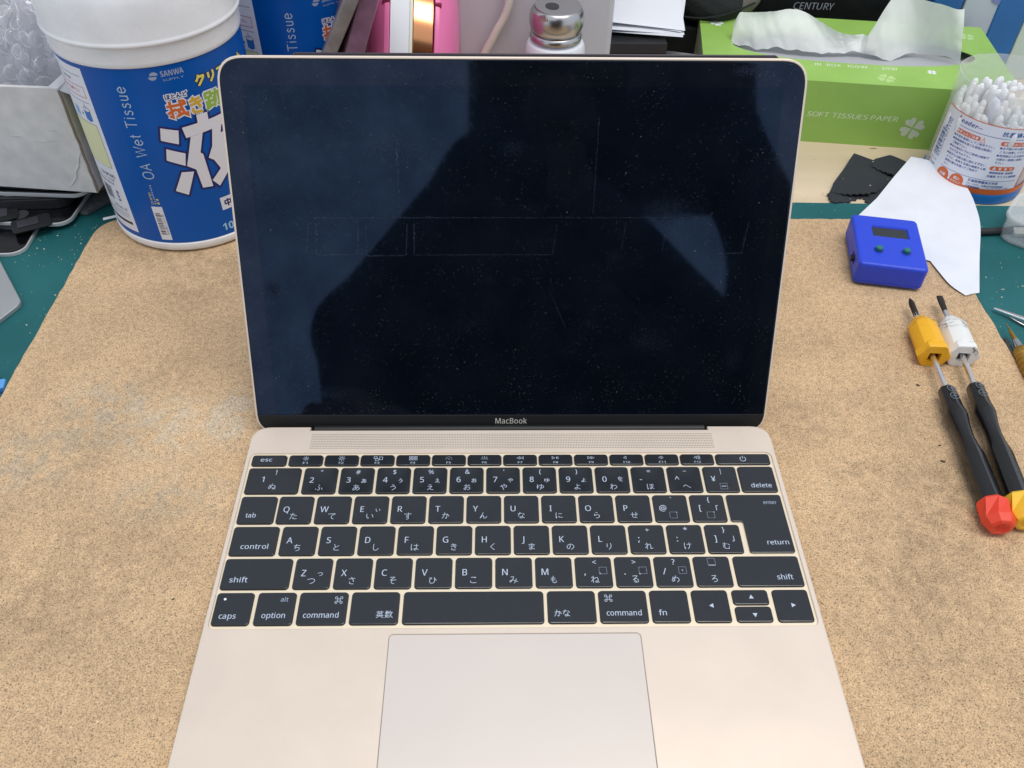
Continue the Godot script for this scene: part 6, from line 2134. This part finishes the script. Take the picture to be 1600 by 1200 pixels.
func build_photographer() -> void:
	var C := Vector3(-8.57, 354.0, 280.7)
	var ax := Vector3(0.99983, 0.0122, 0.0139); var ay := Vector3(0.0013, 0.7032, -0.711); var az := Vector3(-0.0185, 0.7109, 0.7031)
	var at := func(a: float, b: float, c: float) -> Vector3: return C + ax * a + ay * b + az * c
	var ph := thing("phone", "dark phone held up by the photographer, seen only mirrored in the laptop screen", "phone", 0, 0, 0)
	ph.transform = Transform3D(Basis(ax, az, -ay).orthonormalized(), at.call(56, -22, 14) * MM)
	part("case", finish(slab(rr(150, 72, 9, 6), 0, 8.2, 1.4)), mat("15161a", 0.4), ph)
	part("display", finish(slab(rr(143, 66, 6, 6), 8.1, 8.5, 0.1)), mat("1c222a", 0.15), ph)
	# 0 cloth, 1 skin
	var L0 := Vector3(-12, 318, 580); var L1 := Vector3(-168, 112, 490); var L2 := Vector3(-150, 34, 372)
	var R0 := Vector3(262, 388, 556); var RM := Vector3(322, 235, 515); var R1 := Vector3(290, 40, 450); var R2: Vector3 = at.call(80, -150, 22)
	var bones := [
		[Vector3(35, -260, 660), Vector3(30, -40, 640), 150.0, 130.0, 0], [Vector3(30, -40, 640), Vector3(-10, 120, 610), 130.0, 110.0, 0], [Vector3(-10, 120, 610), Vector3(0, 300, 590), 88.0, 76.0, 0],
		[Vector3(30, 165, 600), Vector3(160, 45, 600), 112.0, 114.0, 0], [Vector3(160, 45, 600), Vector3(240, -70, 610), 112.0, 125.0, 0], [Vector3(-30, 190, 590), Vector3(-110, 40, 580), 98.0, 100.0, 0], [Vector3(-110, 40, 580), Vector3(-120, -120, 600), 105.0, 110.0, 0],
		[L0, Vector3(70, 350, 580), 64.0, 58.0, 0], [Vector3(70, 355, 580), R0, 60.0, 52.0, 0], [Vector3(70, 360, 572), Vector3(84, 440, 548), 60.0, 52.0, 0], [Vector3(84, 430, 548), Vector3(88, 490, 528), 50.0, 54.0, 1],
		[Vector3(88, 500, 520), Vector3(90, 565, 528), 66.0, 88.0, 1], [Vector3(87, 478, 486), Vector3(88, 520, 492), 34.0, 52.0, 1], [Vector3(84, 500, 442), Vector3(86, 530, 448), 11.0, 8.0, 1],
		[Vector3(2, 520, 535), Vector3(2, 548, 540), 12.0, 14.0, 1], [Vector3(176, 520, 535), Vector3(177, 548, 540), 12.0, 14.0, 1],
		[L0, L1, 62.0, 52.0, 0], [L1, L2, 52.0, 38.0, 0], [R0, RM, 55.0, 48.0, 0], [RM, R1, 48.0, 46.0, 0], [R1, R2.lerp(R1, 0.12), 46.0, 34.0, 0]]
	var body := nets(bones, 13.0, 22.0)
	var m: MB = body[0]
	var kinds: PackedByteArray = body[1]
	# each hand on a finer grid: palm, four fingers, thumb
	var hands := []
	var pr: Vector3 = at.call(70, -88, 20)
	hands.append([R2.lerp(R1, 0.16), R2, 25.0, 23.0, 1]); hands.append([R2, pr, 22.0, 20.0, 1]); hands.append([at.call(88, -84, 20), at.call(50, -80, 16), 16.0, 16.0, 1])
	for i in 4:
		var b: float = 40.0 + i * 16.5
		var len: float = [50, 56, 52, 42][i]
		var k0: Vector3 = at.call(b + 3, -80, 15); var k1: Vector3 = at.call(b, -66, 3); var k2: Vector3 = at.call(b - 1, -66 + len * 0.42, 1.5); var k3: Vector3 = at.call(b - 2, -66 + len * 0.75, 2.5)
		hands.append([k0, k1, 10.5, 9.6, 1]); hands.append([k1, k2, 9.4, 8.6, 1]); hands.append([k2, k3, 8.5, 7.4, 1])
	hands.append([at.call(52, -92, 26), at.call(38, -70, 33), 12.0, 10.8, 1]); hands.append([at.call(38, -70, 33), at.call(40, -46, 31), 10.4, 8.6, 1])
	var rh := nets(hands, 4.0, 6.0)
	hands = []
	hands.append([L2.lerp(L1, 0.2), L2, 27.0, 23.0, 1]); hands.append([L2, Vector3(-148, 16, 318), 22.0, 18.0, 1]); hands.append([Vector3(-166, 14, 304), Vector3(-126, 14, 308), 14.0, 14.0, 1])
	for i in 4:
		var x: float = -172.0 + i * 16.5
		var len: float = [52, 64, 70, 62][i]
		var k0 := Vector3(x, 16, 306); var k1 := Vector3(x - 3 + i * 2, 17, 306 - len * 0.5); var k2 := Vector3(x - 4 + i * 2.6, 10, 306 - len * 0.8); var k3 := Vector3(x - 4 + i * 2.8, 8, 306 - len * 1.05)
		hands.append([k0, k1, 10.0, 9.2, 1]); hands.append([k1, k2, 9.0, 8.4, 1]); hands.append([k2, k3, 8.2, 7.2, 1])
	hands.append([Vector3(-130, 16, 340), Vector3(-104, 12, 318), 12.0, 10.6, 1]); hands.append([Vector3(-104, 12, 318), Vector3(-90, 9, 296), 10.4, 8.4, 1])
	var lh := nets(hands, 4.0, 6.0)
	m.merge(rh[0]); m.merge(lh[0])
	kinds.append_array(rh[1]); kinds.append_array(lh[1])
	for i in m.v.size():
		m.uv[i] = Vector2(0.25 if kinds[i] == 0 else 0.75, 0.5)
	var im := Image.create_empty(2, 1, false, Image.FORMAT_RGB8)
	im.set_pixel(0, 0, Color("1b1c20")); im.set_pixel(1, 0, Color("6e4f40"))
	var skin := mat("ffffff", 0.8)
	skin.albedo_texture = ImageTexture.create_from_image(im)
	skin.texture_filter = BaseMaterial3D.TEXTURE_FILTER_NEAREST
	var t := thing("person", "person in a dark top holding a phone, mirrored in the laptop screen", "person", 0, 0, 0)
	part("body", finish(m, 70), skin, t)
	var hair := [[Vector3(89, 560, 545), Vector3(90, 596, 535), 92.0, 84.0, 0], [Vector3(40, 590, 490), Vector3(138, 590, 490), 44.0, 44.0, 0], [Vector3(20, 540, 560), Vector3(30, 580, 545), 44.0, 50.0, 0], [Vector3(158, 540, 560), Vector3(150, 580, 545), 44.0, 50.0, 0]]
	part("hair", finish(nets(hair, 11.0, 30.0)[0], 70), mat("15120f", 0.7), t)
	for s in [-1, 1]:
		part("eye", finish(lathe([[0, -9], [6, -6.5], [9, 0], [6, 6.5], [0, 9]], 16), 60), mat("d8d4cf", 0.3), t, moved(87 + s * 32, 536, 452))
		part("pupil", finish(lathe([[0, -4], [4, 0], [0, 4]], 12), 60), mat("1a1512", 0.2), t, moved(87 + s * 32, 534, 444.5))
	part("mouth", finish(tube([Vector3(66, 480, 455), Vector3(86, 477, 450), Vector3(106, 480, 455)], [2.0, 4.0, 2.0], 8, 0.6), 60), mat("8c5a4c", 0.6), t)
	# added dark cabinet, out of view, darkens the background mirrored in the screen
	var cb := thing("added_cabinet", "dark cabinet added behind the photographer to darken the background mirrored in the laptop screen", "cabinet", 230, 500, 1350)
	var wd := worn(mat("241f1c", 0.6), 2, 0.01, 0.8)
	part("body", finish(box(590, 800, 300, 2)), wd, cb)
	for s in [-1, 1]:
		var dr := part("door", finish(box(288, 784, 18, 1.5)), wd, cb, moved(s * 146, 8, -160))
		part("handle", finish(tube([Vector3(-s * 120, 60, -20), Vector3(-s * 120, 180, -20)], [5], 10)), mat("77777a", 0.3, 1.0), dr)
